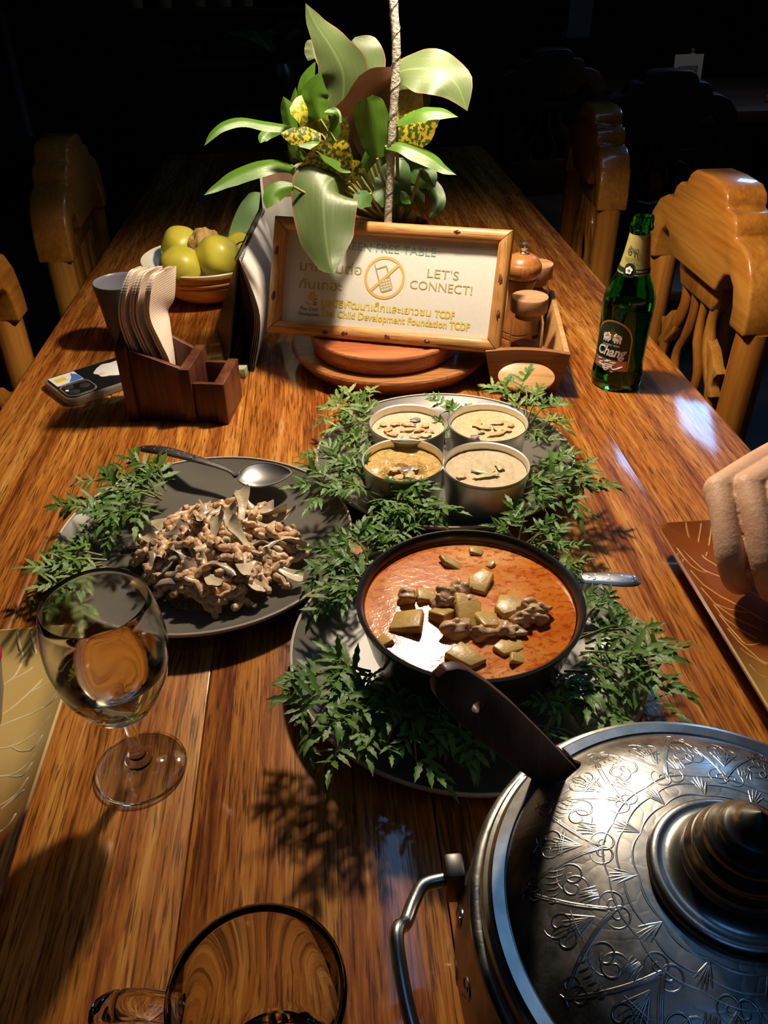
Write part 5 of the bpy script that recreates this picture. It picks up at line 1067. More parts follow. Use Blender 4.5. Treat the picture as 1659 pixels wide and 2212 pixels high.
for j in range(n):
    a = 2*PI*j/n; lim = rlim(a)
    for r, z in lp:
        if r > lim: r2 = lim; z2 = zat(lim)
        else: r2, z2 = r, z
        vs.append((r2*math.cos(a), r2*math.sin(a), z2))
    for r, z in ((.031,.1398),(.055,.135),(.0765,.1245),(.0835,.1185),(.0905,.1165)):
        r2 = min(r, lim); vs.append((r2*math.cos(a), r2*math.sin(a), z if r <= lim else zat(lim)-.0016))
kk = k+5
for j in range(n):
    j2 = (j+1) % n
    for i in range(kk):
        i2 = (i+1) % kk; fs.append((j*kk+i, j2*kk+i, j2*kk+i2, j*kk+i2))
mi_l = []
lid.add(vs, fs)
lid.m = [1 if (i % kk) < 9 or (i % kk) == kk-1 else 0 for i in range(len(fs))]
lo = obj('lid', lid, [M_['pot'], M_['potplain']], pot, True, sharp=.5)
# raised scroll engraving on the dome
def dome(r, a):
    return Vector((r*math.cos(a), r*math.sin(a), zat(r)))
en = MB()
def stroke(pts, rad=.0006):
    P = [dome(r, a) for r, a in pts]
    m_ = len(P); en.tube(P, [rad*(.45+.55*math.sin(PI*i/(m_-1))) for i in range(m_)], 6, caps=False, flat=.32)
def spiral(r0, a0, sz, sgn, turns=1.4, th0=0.):
    pts = []
    for i in range(26):
        q = i/25; th = th0+sgn*q*turns*2*PI; ss = sz*(1-q*.85)
        pts.append((r0+ss*math.cos(th), a0+ss*math.sin(th)/r0))
    stroke(pts)
NS = 12
for s in range(NS):
    a = 2*PI*s/NS+.15; w_ = 2*PI/NS
    for off in (0, .0014):
        stroke([(.079-off, a-w_*.5+w_*.5*i/10) if False else (.0785-off-(.030)*(1-abs(1-i/10)), a-w_*.5+w_*i/20) for i in range(21)])
        stroke([(.049+off+(.028)*(1-abs(1-i/10)), a+w_*i/20) for i in range(21)])
    spiral(.0685, a-.045, .0055, 1); spiral(.0685, a+.045, .0055, -1, th0=PI*0)
    spiral(.0745, a+w_*.5-.03, .0040, 1); spiral(.0745, a+w_*.5+.03, .0040, -1)
    spiral(.0600, a+w_*.5-.04, .0062, -1, th0=1); spiral(.0600, a+w_*.5+.04, .0062, 1, th0=2)
    spiral(.0480, a+.05, .0052, 1); spiral(.0480, a-.05, .0052, -1)
    for q in range(-3, 4):
        stroke([(.056+.0026*i*(1-.04*q*q), a+q*.016*i/3.5) for i in range(7)], .0006)
    for q in range(-2, 3):
        stroke([(.036+.0018*i*(1-.06*q*q), a+w_*.5+q*.03*i/5) for i in range(7)], .0006)
        stroke([(.079-.0012*i, a+w_*.5+q*.012*i/4) for i in range(6)], .0006)
    for q in range(6):
        stroke([(.070-.0011*i+.0004*q*i*.3, a+w_*.5-.09+q*.036+.010*math.sin(i*.5)) for i in range(8)], .0006)
        stroke([(.052+.0012*i, a-w_*.5+.06+q*.02+.012*math.sin(i*.4+q)) for i in range(7)], .0006)
    for q in (.0355, .0415, .0465):
        stroke([(q+.0016*math.sin(PI*i/10)*(1 if s % 2 else .4), a-w_*.5+w_*i/10) for i in range(11)], .0006)
    stroke([(.0632, a-.09+.18*i/14-.01*math.sin(i)) for i in range(15)], .0006)
obj('scroll_relief', en, M_['potplain'], lo, True, kind='stuff', label='raised scroll ornament')
kb = [(.0315,.1405),(.0325,.1440),(.031,.1462),(.0285,.1468),(.0275,.1462),(.0245,.1475),(.0215,.1500),(.0205,.1515),(.0212,.1545),(.0208,.1575),(.0188,.1590),(.0192,.1615),(.0182,.1640),(.0160,.1652),(.0162,.1675),(.0148,.1697),(.0122,.1708),(.0122,.1730),(.010,.1752),(.0075,.1765),(.0072,.1780),(.0048,.1805),(.002,.1830),(0,.1845)]
obj('knob', MB().lathe(kb, 64), M_['potplain'], pot, True, sharp=1.2, label='tiered pointed knob')
# side loop handle on the left and its twin on the right
for sgn, nm in ((-1, 'left'), (1, 'right')):
    hp = [(-.098,.042,.080),(-.112,.040,.080),(-.118,.032,.0805),(-.1225,.022,.083),(-.126,.0175,.088),(-.1275,.010,.089),(-.1255,-.01,.083),(-.121,-.03,.077),(-.118,-.042,.075),(-.112,-.050,.076),(-.092,-.050,.078)]
    if sgn > 0: hp = [(-x, y, z) for x, y, z in hp]
    obj('loop_handle', MB().tube(spline(hp, 50), .0032, 12), M_['potplain'], pot, True)
    for yy in (.042, -.048):
        br_ = MB().box((-.103,yy-.006,.068),(-.094,yy+.006,.092)) if sgn < 0 else MB().box((.094,yy-.006,.068),(.103,yy+.006,.092))
        obj('handle_bracket', br_, M_['potdark'], pot, True, bevel=.002)
# body relief scrolls
en = MB()
def bodyP(a, z):
    for (r0, z0), (r1, z1) in zip(bod[4:10], bod[5:11]):
        if z0 <= z <= z1: r = r0+(r1-r0)*(z-z0)/(z1-z0); break
    else: r = .1
    return Vector((r*math.cos(a), r*math.sin(a), z))
for s in range(22):
    a0 = 2*PI*s/22
    for (zc, sz, sg_) in ((.083,.006,1),(.068,.0075,-1),(.050,.0075,1),(.036,.006,-1)):
        pts = []
        for i in range(22):
            q = i/21; th = sg_*q*2.8*PI+s; ss = sz*(1-.85*q); pts.append(bodyP(a0+(.06 if sg_ > 0 else -.05)+ss*math.cos(th)/.1, zc+ss*math.sin(th)))
        en.tube(pts, .0006, 4, caps=False)
obj('scroll_relief', en, M_['potplain'], pot, True, kind='stuff')
# wooden spoon handle leaning out of the lid notch
pd = thing('rice_paddle', 'dark brown wooden paddle handle with a hole sticking out of the pot lid notch', 'paddle', loc=(.094,.246,.12))
p0 = Vector((.1015,.2400,.118)); p1 = Vector((0.0389, 0.2315, 0.205))
ax = (p1-p0).normalized(); nn = Vector((.10,-.93,.36)); nn = (nn-ax*nn.dot(ax)).normalized(); sd = ax.cross(nn).normalized()
ln = (p1-p0).length
PM = Matrix(((sd.x,nn.x,ax.x,p0.x),(sd.y,nn.y,ax.y,p0.y),(sd.z,nn.z,ax.z,p0.z),(0,0,0,1)))
mb = MB(); st = [(-.045,.0080),(-.02,.0082),(0,.0088),(ln*.3,.0102),(ln*.6,.0110),(ln*.8,.0103),(ln*.93,.0085),(ln*.985,.0055),(ln,.0028)]
oc = ln*.73; hr = .0030; ns = 64
outl = []
L_ = [(-w_, z) for z, w_ in st]; R_ = [(w_, z) for z, w_ in st][::-1]
loop_ = L_+R_
def dens(poly, n):
    P = [Vector(p) for p in poly]; P.append(P[0]); Ls = [(P[i+1]-P[i]).length for i in range(len(P)-1)]; T_ = sum(Ls); o = []
    for k in range(n):
        d = T_*k/n; i = 0
        while d > Ls[i]: d -= Ls[i]; i += 1
        o.append(P[i].lerp(P[i+1], d/Ls[i]))
    return o
ol = dens(loop_, ns)
start = max(range(ns), key=lambda i: math.atan2(ol[i].y-oc, ol[i].x))
angs = [math.atan2(p.y-oc, p.x) for p in ol]
vs = []
for yy in (-.003, .003):
    for p in ol: vs.append((p.x, yy, p.y))
    for a in angs: vs.append((hr*math.cos(a), yy, oc+hr*math.sin(a)))
fs = []
for i in range(ns):
    j = (i+1) % ns
    fs += [(i, j, ns+j, ns+i), (2*ns+i, 3*ns+i, 3*ns+j, 2*ns+j), (i, 2*ns+i, 2*ns+j, j), (ns+i, ns+j, 3*ns+j, 3*ns+i)]
mb.add(vs, fs, M=PM)
obj('paddle_handle', mb, M_['paddle'], pd, bevel=.0008)

# ================================================================== NAPKIN HOLDER + NAPKINS
NM = TR(-.232,.848,0) @ RZ(-.1638)
nh = thing('napkin_holder', 'dark wooden napkin and toothpick holder', 'holder', M=NM)
WD = .1166; DP = .070
hm = M_['holder']
obj('left_panel', MB().prism([(0,0),(0,.088),(.034,.1045),(DP,.1045),(DP,0)], -.0012, .0110, 'x'), hm, nh, True, bevel=.0008)
obj('front_panel', MB().prism([(.0112,.001),(.0675,.001),(.0675,.067),(.0112,.088)], .004, .010, 'y'), hm, nh, True, bevel=.0006)
obj('back_panel', MB().prism([(.0112,.001),(.0675,.001),(.0675,.067),(.0112,.100)], DP-.010, DP-.004, 'y'), hm, nh, True, bevel=.0006)
obj('middle_panel', MB().box((.0677,0,.0),(.0795,DP,.0675)), hm, nh, True, bevel=.0008)
obj('right_panel', MB().box((.1045,0,0),(.1166,DP,.0508)), hm, nh, True, bevel=.0008)
obj('front_panel', MB().box((.0797,.003,.001),(.1043,.009,.0495)), hm, nh, True, bevel=.0006)
obj('back_panel', MB().box((.0797,DP-.009,.001),(.1043,DP-.003,.0495)), hm, nh, True, bevel=.0006)
obj('holder_floor', MB().box((.0112,.0102,.001),(.0675,DP-.0102,.005)), hm, nh, True)
fl = [(-.1763,.853,.040),(-.1763,.853,.0708),(-.182,.853,.0934),(-.1888,.853,.1225),(-.1832,.853,.1501),(-.1775,.860,.1640),(-.174,.868,.1660)]
fr = [(-.1800,.898,.035),(-.1785,.898,.070),(-.1775,.900,.0984),(-.1775,.9,.112),(-.1685,.9,.1258),(-.1630,.9,.1499),(-.1610,.903,.1620)]
kl = [(-.213,.856,.045),(-.214,.856,.0708),(-.2200,.856,.0934),(-.2225,.856,.1225),(-.2155,.858,.1501),(-.2060,.866,.1670),(-.202,.874,.1695)]
kr = [(-.213,.898,.045),(-.214,.898,.070),(-.2175,.899,.0984),(-.2165,.9,.112),(-.2095,.9,.1258),(-.2020,.902,.1499),(-.1975,.905,.1625)]
NN = 9
for k in range(NN):
    q = k/(NN-1); q = [0,.08,.16,.40,.48,.56,.80,.90,1.0][k]
    a = [Vector(x).lerp(Vector(y), q) for x, y in zip(fl, kl)]; b = [Vector(x).lerp(Vector(y), q) for x, y in zip(fr, kr)]
    a = spline(a, 30); b = spline(b, 30); mb = MB()
    G, G2 = [], []
    for i, (p, r_) in enumerate(zip(a, b)):
        row, row2 = [], []
        for j in range(13):
            v = j/12; c_ = p.lerp(r_, v) + Vector((.0012*math.sin(v*3.1+k)+.0018*math.sin(PI*v)*math.sin(i*.22+k*.3), 0, .0008*math.sin(PI*v)))
            row.append(c_); row2.append(c_ + Vector((-.0019, .0002, -.0006 if i == 30 else 0)))
        G.append(row); G2.append(row2)
    mb.grid(G).grid([r[::-1] for r in G2])
    nr = 31; nc = 13; off = nr*nc
    def gi_(i, j): return i*nc+j
    def gj_(i, j): return off+i*nc+(nc-1-j)
    for i in range(nr-1):
        mb.f += [(gi_(i,0), gi_(i+1,0), gj_(i+1,0), gj_(i,0)), (gi_(i+1,nc-1), gi_(i,nc-1), gj_(i,nc-1), gj_(i+1,nc-1))]; mb.m += [0,0]
    for j in range(nc-1):
        mb.f += [(gi_(nr-1,j+1), gi_(nr-1,j), gj_(nr-1,j), gj_(nr-1,j+1)), (gi_(0,j), gi_(0,j+1), gj_(0,j+1), gj_(0,j))]; mb.m += [0,0]
    o = obj('paper_napkin', mb, M_['napkin'], weld=False, sharp=.8)
    tag(o, 'front most ribbed paper napkin in the wooden holder' if k == 0 else 'folded paper napkin in the stack leaning in the wooden holder', 'napkin', 'paper napkins in the holder')

# ================================================================== FLIP MENU, CARD, PACKET
mn = thing('flip_menu', 'tent shaped flip menu of white pages with a black cover, left of the sign', 'menu', loc=(-.115,1.03,0))
rN = Vector((-.1005,.968,.1460)); rF = Vector((-.0800,1.165,.152))
cN = Vector((-.131,.981,.001)); cF = Vector((-.158,1.125,.001))
th = Vector((.0022,0,.0004))
obj('cover', MB().add([rN, rF, cF, cN, rN+th, rF+th, cF+th, cN+th], [(0,1,2,3),(7,6,5,4),(0,4,5,1),(1,5,6,2),(2,6,7,3),(3,7,4,0)]), M_['cover'], mn)
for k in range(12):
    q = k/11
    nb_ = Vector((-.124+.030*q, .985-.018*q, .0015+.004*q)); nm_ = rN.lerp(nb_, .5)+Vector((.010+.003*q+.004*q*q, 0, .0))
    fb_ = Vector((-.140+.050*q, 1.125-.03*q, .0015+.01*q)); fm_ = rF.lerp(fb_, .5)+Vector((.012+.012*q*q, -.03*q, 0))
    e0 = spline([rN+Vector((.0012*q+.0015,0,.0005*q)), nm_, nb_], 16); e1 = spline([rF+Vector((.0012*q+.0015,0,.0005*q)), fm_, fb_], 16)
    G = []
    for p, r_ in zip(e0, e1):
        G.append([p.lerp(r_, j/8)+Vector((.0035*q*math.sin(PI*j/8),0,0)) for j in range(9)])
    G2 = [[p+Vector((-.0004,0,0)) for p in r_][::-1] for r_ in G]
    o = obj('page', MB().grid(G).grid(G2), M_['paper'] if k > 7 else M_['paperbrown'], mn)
rg = MB()
for k in range(40):
    p = rN.lerp(rF, (k+.5)/40); rg.tube([p+Vector((.0042*math.cos(a)+.001,0,.0042*math.sin(a)-.001)) for a in [2*PI*i/12 for i in range(12)]], .0004, 4, closed=True, up=(0,1,0))
obj('spiral_binding', rg, M_['cover'], mn, kind='stuff')
cd = thing('white_card', 'white card with a brown picture standing behind the flip menu', 'card', loc=(-.055,1.22,.0))
CM = TR(-.0555,1.222,0) @ RZ(.10)
obj('card_sheet', MB().box((-.026,0,0),(.026,.0015,.197), M=CM), M_['card'], cd)
obj('picture', MB().box((-.022,-.0006,.155),(.022,-.0001,.188), M=CM), M_['paperbrown'], cd)
tag(obj('folded_packet', MB().prism([(-.0085,-.006),(.007,-.0075),(.0095,.006),(-.007,.007)], .0003, .013, 'z', M=TR(-.1115,.957,0)), M_['mosspack'], bevel=.0015), 'small crinkled pale green packet at the foot of the flip menu', 'packet')

# ================================================================== PHONE
lx = Vector((.79,.615,0)).normalized(); PHM = Matrix(((lx.x,-lx.y,0,-.309),(lx.y,lx.x,0,.888),(0,0,1,0),(0,0,0,1)))
phn = thing('smartphone', 'smartphone lying face down in a clear case with stickers', 'phone', M=PHM)
def rrect(x0, y0, x1, y1, r, n=6):
    o = []
    for cx, cy, a0 in ((x1-r,y1-r,0),(x0+r,y1-r,PI/2),(x0+r,y0+r,PI),(x1-r,y0+r,1.5*PI)):
        for i in range(n+1): a = a0+PI/2*i/n; o.append((cx+r*math.cos(a), cy+r*math.sin(a)))
    return o
obj('case', MB().prism(rrect(0,0,.152,.079,.012), .0004, .0098, 'z'), M_['clearcase'], phn, True, bevel=.0018, seg=3)
obj('back_glass', MB().prism(rrect(.0035,.0035,.1485,.0755,.010), .0099, .0104, 'z'), M_['glassblack'], phn, True)
cb = obj('camera_bump', MB().prism(rrect(.005,.005,.040,.040,.010), .0104, .0122, 'z'), M_['glassblack'], phn, True, bevel=.0006)
obj('camera_frame', MB().tube([(x, y, .0115) for x, y in rrect(.004,.004,.041,.041,.011)], .0012, 6, closed=True), M_['clearcase'], phn, True)
for x, y in ((.014,.014),(.014,.031),(.031,.022)):
    obj('lens', MB().lathe([(0,.0132),(.0052,.0132),(.0064,.0126),(.0064,.0122)], 20, c=(x,y,0)), M_['cupdark'], cb, True)
obj('flash', MB().lathe([(0,.0128),(.0022,.0128),(.0022,.0122)], 14, c=(.0085,.0225,0)), M_['lbl_white'], cb, True)
pht = obj('photo_sticker', MB().box((.006,.045,.0104),(.040,.0735,.0107)), M_['stick_w'], phn, True)
obj('yellow_patch', MB().prism([(.010,.055),(.024,.055),(.024,.066),(.010,.066)], .0107, .0108, 'z'), M_['stick_y'], pht, True)
obj('blue_patch', MB().prism([(.022,.046),(.0395,.046),(.0395,.062),(.034,.070),(.030,.058)], .0108, .01095, 'z'), M_['stick_b'], pht, True)
st_ = [( .082+.026*(1+.06*math.sin(9*a))*math.cos(a), .045+.021*(1+.08*math.sin(7*a+1))*math.sin(a)) for a in [2*PI*i/48 for i in range(48)]]
ws = obj('white_sticker', MB().prism(st_, .0104, .0113, 'z'), M_['stick_w'], phn, True, bevel=.0004, label='puffy white sticker')
obj('pink_spot', MB().prism([(.062+.004*math.cos(a), .040+.004*math.sin(a)) for a in [2*PI*i/14 for i in range(14)]], .0113, .01138, 'z'), M_['stick_p'], ws, True)

# ================================================================== CUP, FRUIT BOWL, FRUIT, BANANA LEAF
cp = thing('black_cup', 'black tumbler cup with grey inside, behind the napkins', 'cup', loc=(-.268,1.075,0))
obj('cup_wall', MB().lathe([(0,.001),(.022,.001),(.025,.003),(.0275,.02),(.0355,.086),(.0362,.0895),(.0352,.0900)], 56), M_['cupdark'], cp, True, sharp=1)
obj('cup_inside', MB().lathe([(.0352,.0900),(.0340,.0890),(.0333,.086),(.0258,.02),(.020,.008),(0,.007)], 56), M_['cupgrey'], cp, True, sharp=1, label='grey glazed inside')
FX, FY = -.178, 1.258
fb = thing('fruit_bowl', 'shallow amber glazed bowl with cream inside holding passion fruit', 'bowl', loc=(FX, FY, 0))
obj('bowl_wall', MB().lathe([(0,.001),(.044,.001),(.049,.003),(.062,.012),(.074,.022),(.0835,.033),(.0865,.0365),(.0855,.0385),(.090,.0425),(.0915,.0455),(.0905,.0475),(.0950,.053),(.0975,.0585),(.0980,.0615)], 80), M_['yglaze'], fb, True, sharp=1)
obj('bowl_inside', MB().lathe([(.0980,.0615),(.0970,.0630),(.0950,.0615),(.089,.052),(.078,.036),(.06,.018),(.04,.0095),(0,.008)], 80), M_['wglaze'], fb, True, sharp=1, label='cream glazed inside')
fruits = [((-.1525,1.205,.076),.0325,'fruit','largest glossy yellow passion fruit at the right of the bowl',1),((-.207,1.193,.068),.0315,'fruit','yellow passion fruit at the front left of the bowl',2),((-.214,1.272,.074),.031,'fruit','yellow passion fruit at the back of the bowl',3),((-.178,1.262,.074),.028,'wrink','brown wrinkled passion fruit in the middle of the bowl',4),((-.125,1.268,.066),.028,'fruit','passion fruit mostly hidden at the far right of the bowl',5)]
for c, r, mt, lab, sd_ in fruits:
    f_ = thing('passion_fruit', lab, 'fruit', loc=c)
    obj('fruit_body', MB().blob((0,0,0), (r, r*.97, r*.95), seed=sd_, amp=.09 if mt == 'fruit' else .28, fr=1.4 if mt == 'fruit' else 2.6, n=20), M_[mt], f_, True, sharp=2)
    if sd_ in (1, 5): obj('stalk', MB().tube([(r*.8,r*.35,r*.38),(r*1.0,r*.42,r*.5),(r*1.25,r*.42,r*.56)], [.0014,.001,.0008], 6), M_['holder'], f_, True)
bn = thing('banana_leaf', 'dark green piece of banana leaf lining the table behind the fruit bowl', 'leaf', loc=(-.2,1.36,.03))
G = []
e0 = spline([(-.318,1.335,.002),(-.262,1.325,.004),(-.225,1.352,.034),(-.17,1.350,.060),(-.118,1.318,.064)], 18); e1 = spline([(-.285,1.50,.004),(-.245,1.50,.012),(-.20,1.485,.024),(-.165,1.47,.034),(-.12,1.45,.040)], 18)
for a, b in zip(e0, e1): G.append([a.lerp(b, j/12)+Vector((0,0,.002*math.sin(j*1.3))) for j in range(13)])
G2 = [[p-Vector((0,0,.0006)) for p in r_][::-1] for r_ in G]
obj('blade', MB().grid(G).grid(G2), M_['bananaleaf'], bn)
obj('midrib', MB().tube([(-.150,1.352,.0645),(-.143,1.40,.056),(-.138,1.46,.040)], .0030, 8, flat=.5), M_['bananarib'], bn)
b2 = thing('banana_leaf', 'pale upright strip of banana leaf curling beside the flip menu', 'leaf', loc=(-.115,1.34,.07))
G = []
e0 = spline([(-.149,1.305,.064),(-.142,1.335,.085),(-.128,1.365,.108),(-.112,1.385,.122)], 14); e1 = spline([(-.112,1.300,.060),(-.104,1.325,.080),(-.097,1.35,.104),(-.093,1.375,.125)], 14)
for a, b in zip(e0, e1): G.append([a.lerp(b, j/8)+Vector((0,-.006*math.sin(PI*j/8),.003*math.sin(PI*j/8))) for j in range(9)])
G2 = [[p+Vector((0,.0006,-.0006)) for p in r_][::-1] for r_ in G]
obj('blade', MB().grid(G).grid(G2), M_['bananarib'], b2)

# ================================================================== HERB GARNISH
def lobe(mb, uvs, p, d, ln, wd, up, curl):
    s = d.cross(up).normalized(); n_ = 7; prev = None
    for i in range(n_+1):
        u = i/n_; w_ = wd*math.sin(PI*min(1, u*.92+.08))**.8*(1-.25*u)*(1+.35*((i % 2)*2-1)*(.6 if 0 < i < n_ else 0))
        if i == n_: w_ = 0.0002
        c = p + d*(ln*u) + up*(-curl*ln*u*u)
        row = (c - s*w_ + up*(w_*.35), c, c + s*w_ + up*(w_*.35))
        b = len(mb.v); mb.v += [tuple(q) for q in row]
        uvs += [(0,u),(.5,u),(1,u)]
        if prev is not None:
            mb.f += [(prev, prev+1, b+1, b), (prev+1, prev+2, b+2, b+1)]; mb.m += [0, 0]
        prev = b
def herb_leaf(seed, mat):
    R2 = random.Random(seed); mb = MB(); uvs = []; ln = .030
    ax = lambda u: Vector((ln*u, .003*math.sin(u*3+seed), .004*math.sin(u*2.6)-.008*u*u))
    up = Vector((0,0,1))
    for k in range(3):
        u = .25+.27*k
        for s in (-1, 1):
            a = (.95-.16*k)*s + R2.uniform(-.2,.2); d = Vector((math.cos(a), math.sin(a), R2.uniform(-.25,.4))).normalized()
            lobe(mb, uvs, ax(u), d, (.0240-.0030*k)*R2.uniform(.75,1.15), .0034, up, R2.uniform(-.1,.45))
    lobe(mb, uvs, ax(.98), Vector((1, R2.uniform(-.2,.2), -.2)).normalized(), .022, .0036, up, .25)
    lobe(mb, uvs, ax(.0), (ax(1)-ax(0)).normalized(), ln, .0008, up, -.0)
    me = bpy.data.meshes.new('herb_leaf'); me.from_pydata(mb.v, [], mb.f); me.materials.append(mat)
    ul = me.uv_layers.new(name='UVMap')
    for l in me.loops: ul.data[l.index].uv = uvs[l.vertex_index]
    me.polygons.foreach_set('use_smooth', [True]*len(me.polygons)); me.update(); return me
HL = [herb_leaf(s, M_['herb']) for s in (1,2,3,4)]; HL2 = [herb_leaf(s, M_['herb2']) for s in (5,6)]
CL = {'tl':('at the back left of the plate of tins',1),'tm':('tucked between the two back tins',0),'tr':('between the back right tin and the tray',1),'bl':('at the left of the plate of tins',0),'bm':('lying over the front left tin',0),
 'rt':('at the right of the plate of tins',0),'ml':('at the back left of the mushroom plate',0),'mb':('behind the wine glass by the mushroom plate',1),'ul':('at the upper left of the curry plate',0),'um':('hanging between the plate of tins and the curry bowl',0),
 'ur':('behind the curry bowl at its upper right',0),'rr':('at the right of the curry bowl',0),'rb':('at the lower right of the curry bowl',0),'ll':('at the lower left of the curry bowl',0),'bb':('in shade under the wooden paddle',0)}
R.seed(5)
seen_ = {}
def onrise(p):
    # keep stems above plates and the table
    for c, r in (((-.117,.588),.131),((.115,.706),.132),((.092,.429),.1315)):
        if math.hypot(p.x-c[0], p.y-c[1]) < r+.008: return .026
    return .008
for cl, lst in D['sprigs'].items():
    where, light = CL[cl]
    for bi, (a, b) in enumerate(lst):
        a, b = Vector(a), Vector(b); L = (b-a).length
        if cl == 'mb': b.z = max(.02, b.z-.012)
        mid = a.lerp(b, .5) + Vector((R.uniform(-.006,.006), R.uniform(-.006,.006), .006+.10*L))
        P = spline([a, mid, b], 16)
        for p in P: p.z = max(p.z, onrise(p)+.002)
        dr = b-a; ang = math.degrees(math.atan2(dr.y, dr.x))
        wd_ = 'right' if -30 < ang <= 30 else 'back-right' if 30 < ang <= 65 else 'away' if 65 < ang <= 115 else 'back-left' if 115 < ang <= 150 else 'left' if (ang > 150 or ang <= -150) else 'front-left' if ang <= -115 else 'toward camera' if ang <= -65 else 'front-right'
        s = thing('herb_sprig', 'herb sprig pointing '+wd_+' '+where, 'herb', loc=tuple(a), group='herb sprigs pointing '+wd_+' '+where)
        seen_.setdefault((cl, wd_), []).append((L, s))
        obj('stem', MB().tube(P, [.0011-.0006*i/16 for i in range(17)], 5), M_['stem'], s)
        nl_ = max(4, int(L/(.0165 if cl in ('ll', 'rr', 'bm', 'rb') else .0138))); Ms = WM[s.name]
        for k in range(nl_):
            q = .04+.96*(k+.5)/nl_; i = min(15, int(q*16)); p = P[i].lerp(P[i+1], q*16-i)
            t_ = (P[min(i+2,16)]-P[max(i-1,0)]).normalized()
            az = math.atan2(t_.y, t_.x) + (1 if k % 2 else -1)*R.uniform(.25,1.25)*(1-.45*q); pit = R.uniform(-.25,.65)
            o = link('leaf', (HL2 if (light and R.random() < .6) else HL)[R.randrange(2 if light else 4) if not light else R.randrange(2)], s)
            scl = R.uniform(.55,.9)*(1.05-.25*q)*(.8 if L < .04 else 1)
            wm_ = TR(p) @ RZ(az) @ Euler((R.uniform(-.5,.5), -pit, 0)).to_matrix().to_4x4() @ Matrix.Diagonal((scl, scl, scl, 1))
            # lower leaves that would dip into the table
            tip = wm_ @ Vector((.045, 0, -.010))
            if tip.z < onrise(tip)-.004: wm_ = TR(p) @ RZ(az) @ Euler((R.uniform(-.4,.4), -.35, 0)).to_matrix().to_4x4() @ Matrix.Diagonal((scl, scl, scl, 1))
            o.matrix_basis = wm_

for kk_, v in seen_.items():
    if len(v) in (2, 3):
        v.sort(key=lambda q: q[0])
        for (L_q, o_), w_q in zip(v, ('shorter', 'longer') if len(v) == 2 else ('shortest', 'middle', 'longest')): o_['label'] = w_q+' '+o_['label']
# ================================================================== HAND OF THE PERSON AT THE RIGHT
per = thing('person', 'hand of a person with a silver ring reaching over the brown plate', 'person', loc=(.47,.58,.10))
hb = MB()
def limb(pts, rad, n=22, flat=1.0, up=(0,0,1), seg=14):
    hb.tube(spline(pts, n), lerp1(rad, n), seg, flat=flat, up=up)
    for p, r in ((pts[0], rad[0]), (pts[-1], rad[-1])): hb.blob(p, (r*.99,)*3, amp=0, n=7)
W0 = Vector((.424,.556,.098))
limb([(.80,.64,.080),(.62,.606,.088),(.50,.578,.094),W0], [.042,.037,.029,.0255], flat=.78)
FG = {
 'index': ([(0.307, 0.516, 0.0905), (0.3035, 0.492, 0.0795), (0.303, 0.4705, 0.061), (0.307, 0.463, 0.044), (0.317, 0.468, 0.031), (0.327, 0.476, 0.0265)], [0.0120, 0.0101, 0.0110, 0.0095, 0.009, 0.0073]),
 'middle': ([(0.3265, 0.508, 0.0965), (0.324, 0.482, 0.0845), (0.3245, 0.4575, 0.063), (0.3295, 0.45, 0.044), (0.3405, 0.455, 0.03), (0.3505, 0.463, 0.0255)], [0.0124, 0.0104, 0.0112, 0.0096, 0.009, 0.0072]),
 'ring': ([(0.3445, 0.5, 0.0955), (0.3435, 0.474, 0.084), (0.345, 0.4495, 0.063), (0.3495, 0.442, 0.045), (0.3595, 0.447, 0.031), (0.3695, 0.455, 0.027)], [0.0117, 0.0105, 0.0105, 0.0094, 0.0087, 0.007]),
 'little': ([(0.3625, 0.494, 0.0895), (0.362, 0.474, 0.08), (0.364, 0.4535, 0.063), (0.3675, 0.447, 0.048), (0.3755, 0.451, 0.036), (0.3825, 0.458, 0.032)], [0.0104, 0.0091, 0.009, 0.0081, 0.0074, 0.0061]),
}
for i, (fn, (ps, rs)) in enumerate(FG.items()):
    limb(ps, rs)
    m0 = Vector(ps[0]); wq = W0 + Vector((-.010+.008*i, .016-.011*i, 0.001))
    limb([m0, m0.lerp(wq, .5)+Vector((0,0,.003)), wq], [rs[0], .0135, .0160], n=12)
limb([(.405,.552,.084),(.374,.545,.066),(.347,.528,.048),(.333,.508,.035),(.329,.492,.031)], [.0155,.0128,.0105,.0094,.0072])
hb.blob((.380,.533,.088), (.030,.026,.0160), amp=0, n=10)
hme = mesh(hb, M_['skin'], name='hand_raw')
ho = bpy.data.objects.new('hand_raw', hme); COL.objects.link(ho)
md = ho.modifiers.new('rm', 'REMESH'); md.mode = 'VOXEL'; md.voxel_size = .0013
md = ho.modifiers.new('sm', 'SMOOTH'); md.factor = .5; md.iterations = 5
me = bpy.data.meshes.new_from_object(ho.evaluated_get(bpy.context.evaluated_depsgraph_get())); bpy.data.objects.remove(ho)
me.materials.clear(); me.materials.append(M_['skin'])
me.polygons.foreach_set('use_smooth', [True]*len(me.polygons)); me.name = 'hand'
hnd = link('hand', me, per)
obj('sleeve', MB().tube(spline([(.84,.648,.078),(.76,.633,.082),(.69,.620,.085)], 14), [.056,.055,.054,.053,.052,.051,.050,.049,.0485,.048,.0475,.047,.0468,.0465,.046], 20), M_['cloth'], per)
rc = Vector((.3437,.480,.0870)); ra = Vector((-.001,-.026,-.0135)).normalized()
rx = ra.orthogonal().normalized(); ry = ra.cross(rx)
G = []
for i in range(7):
    u = -1+2*i/6; row = []
    for j in range(37):
        a = 2*PI*j/36; rr_ = .0114+.0012*(1-u*u)+.0006*mnoise.noise(Vector((i*1.2, math.cos(a)*4, math.sin(a)*4)))
        row.append(rc + ra*(u*.0075) + (rx*math.cos(a)+ry*math.sin(a))*rr_)
    G.append(row)
obj('ring', MB().grid(G), M_['silver'], per, label='chunky patterned silver ring')

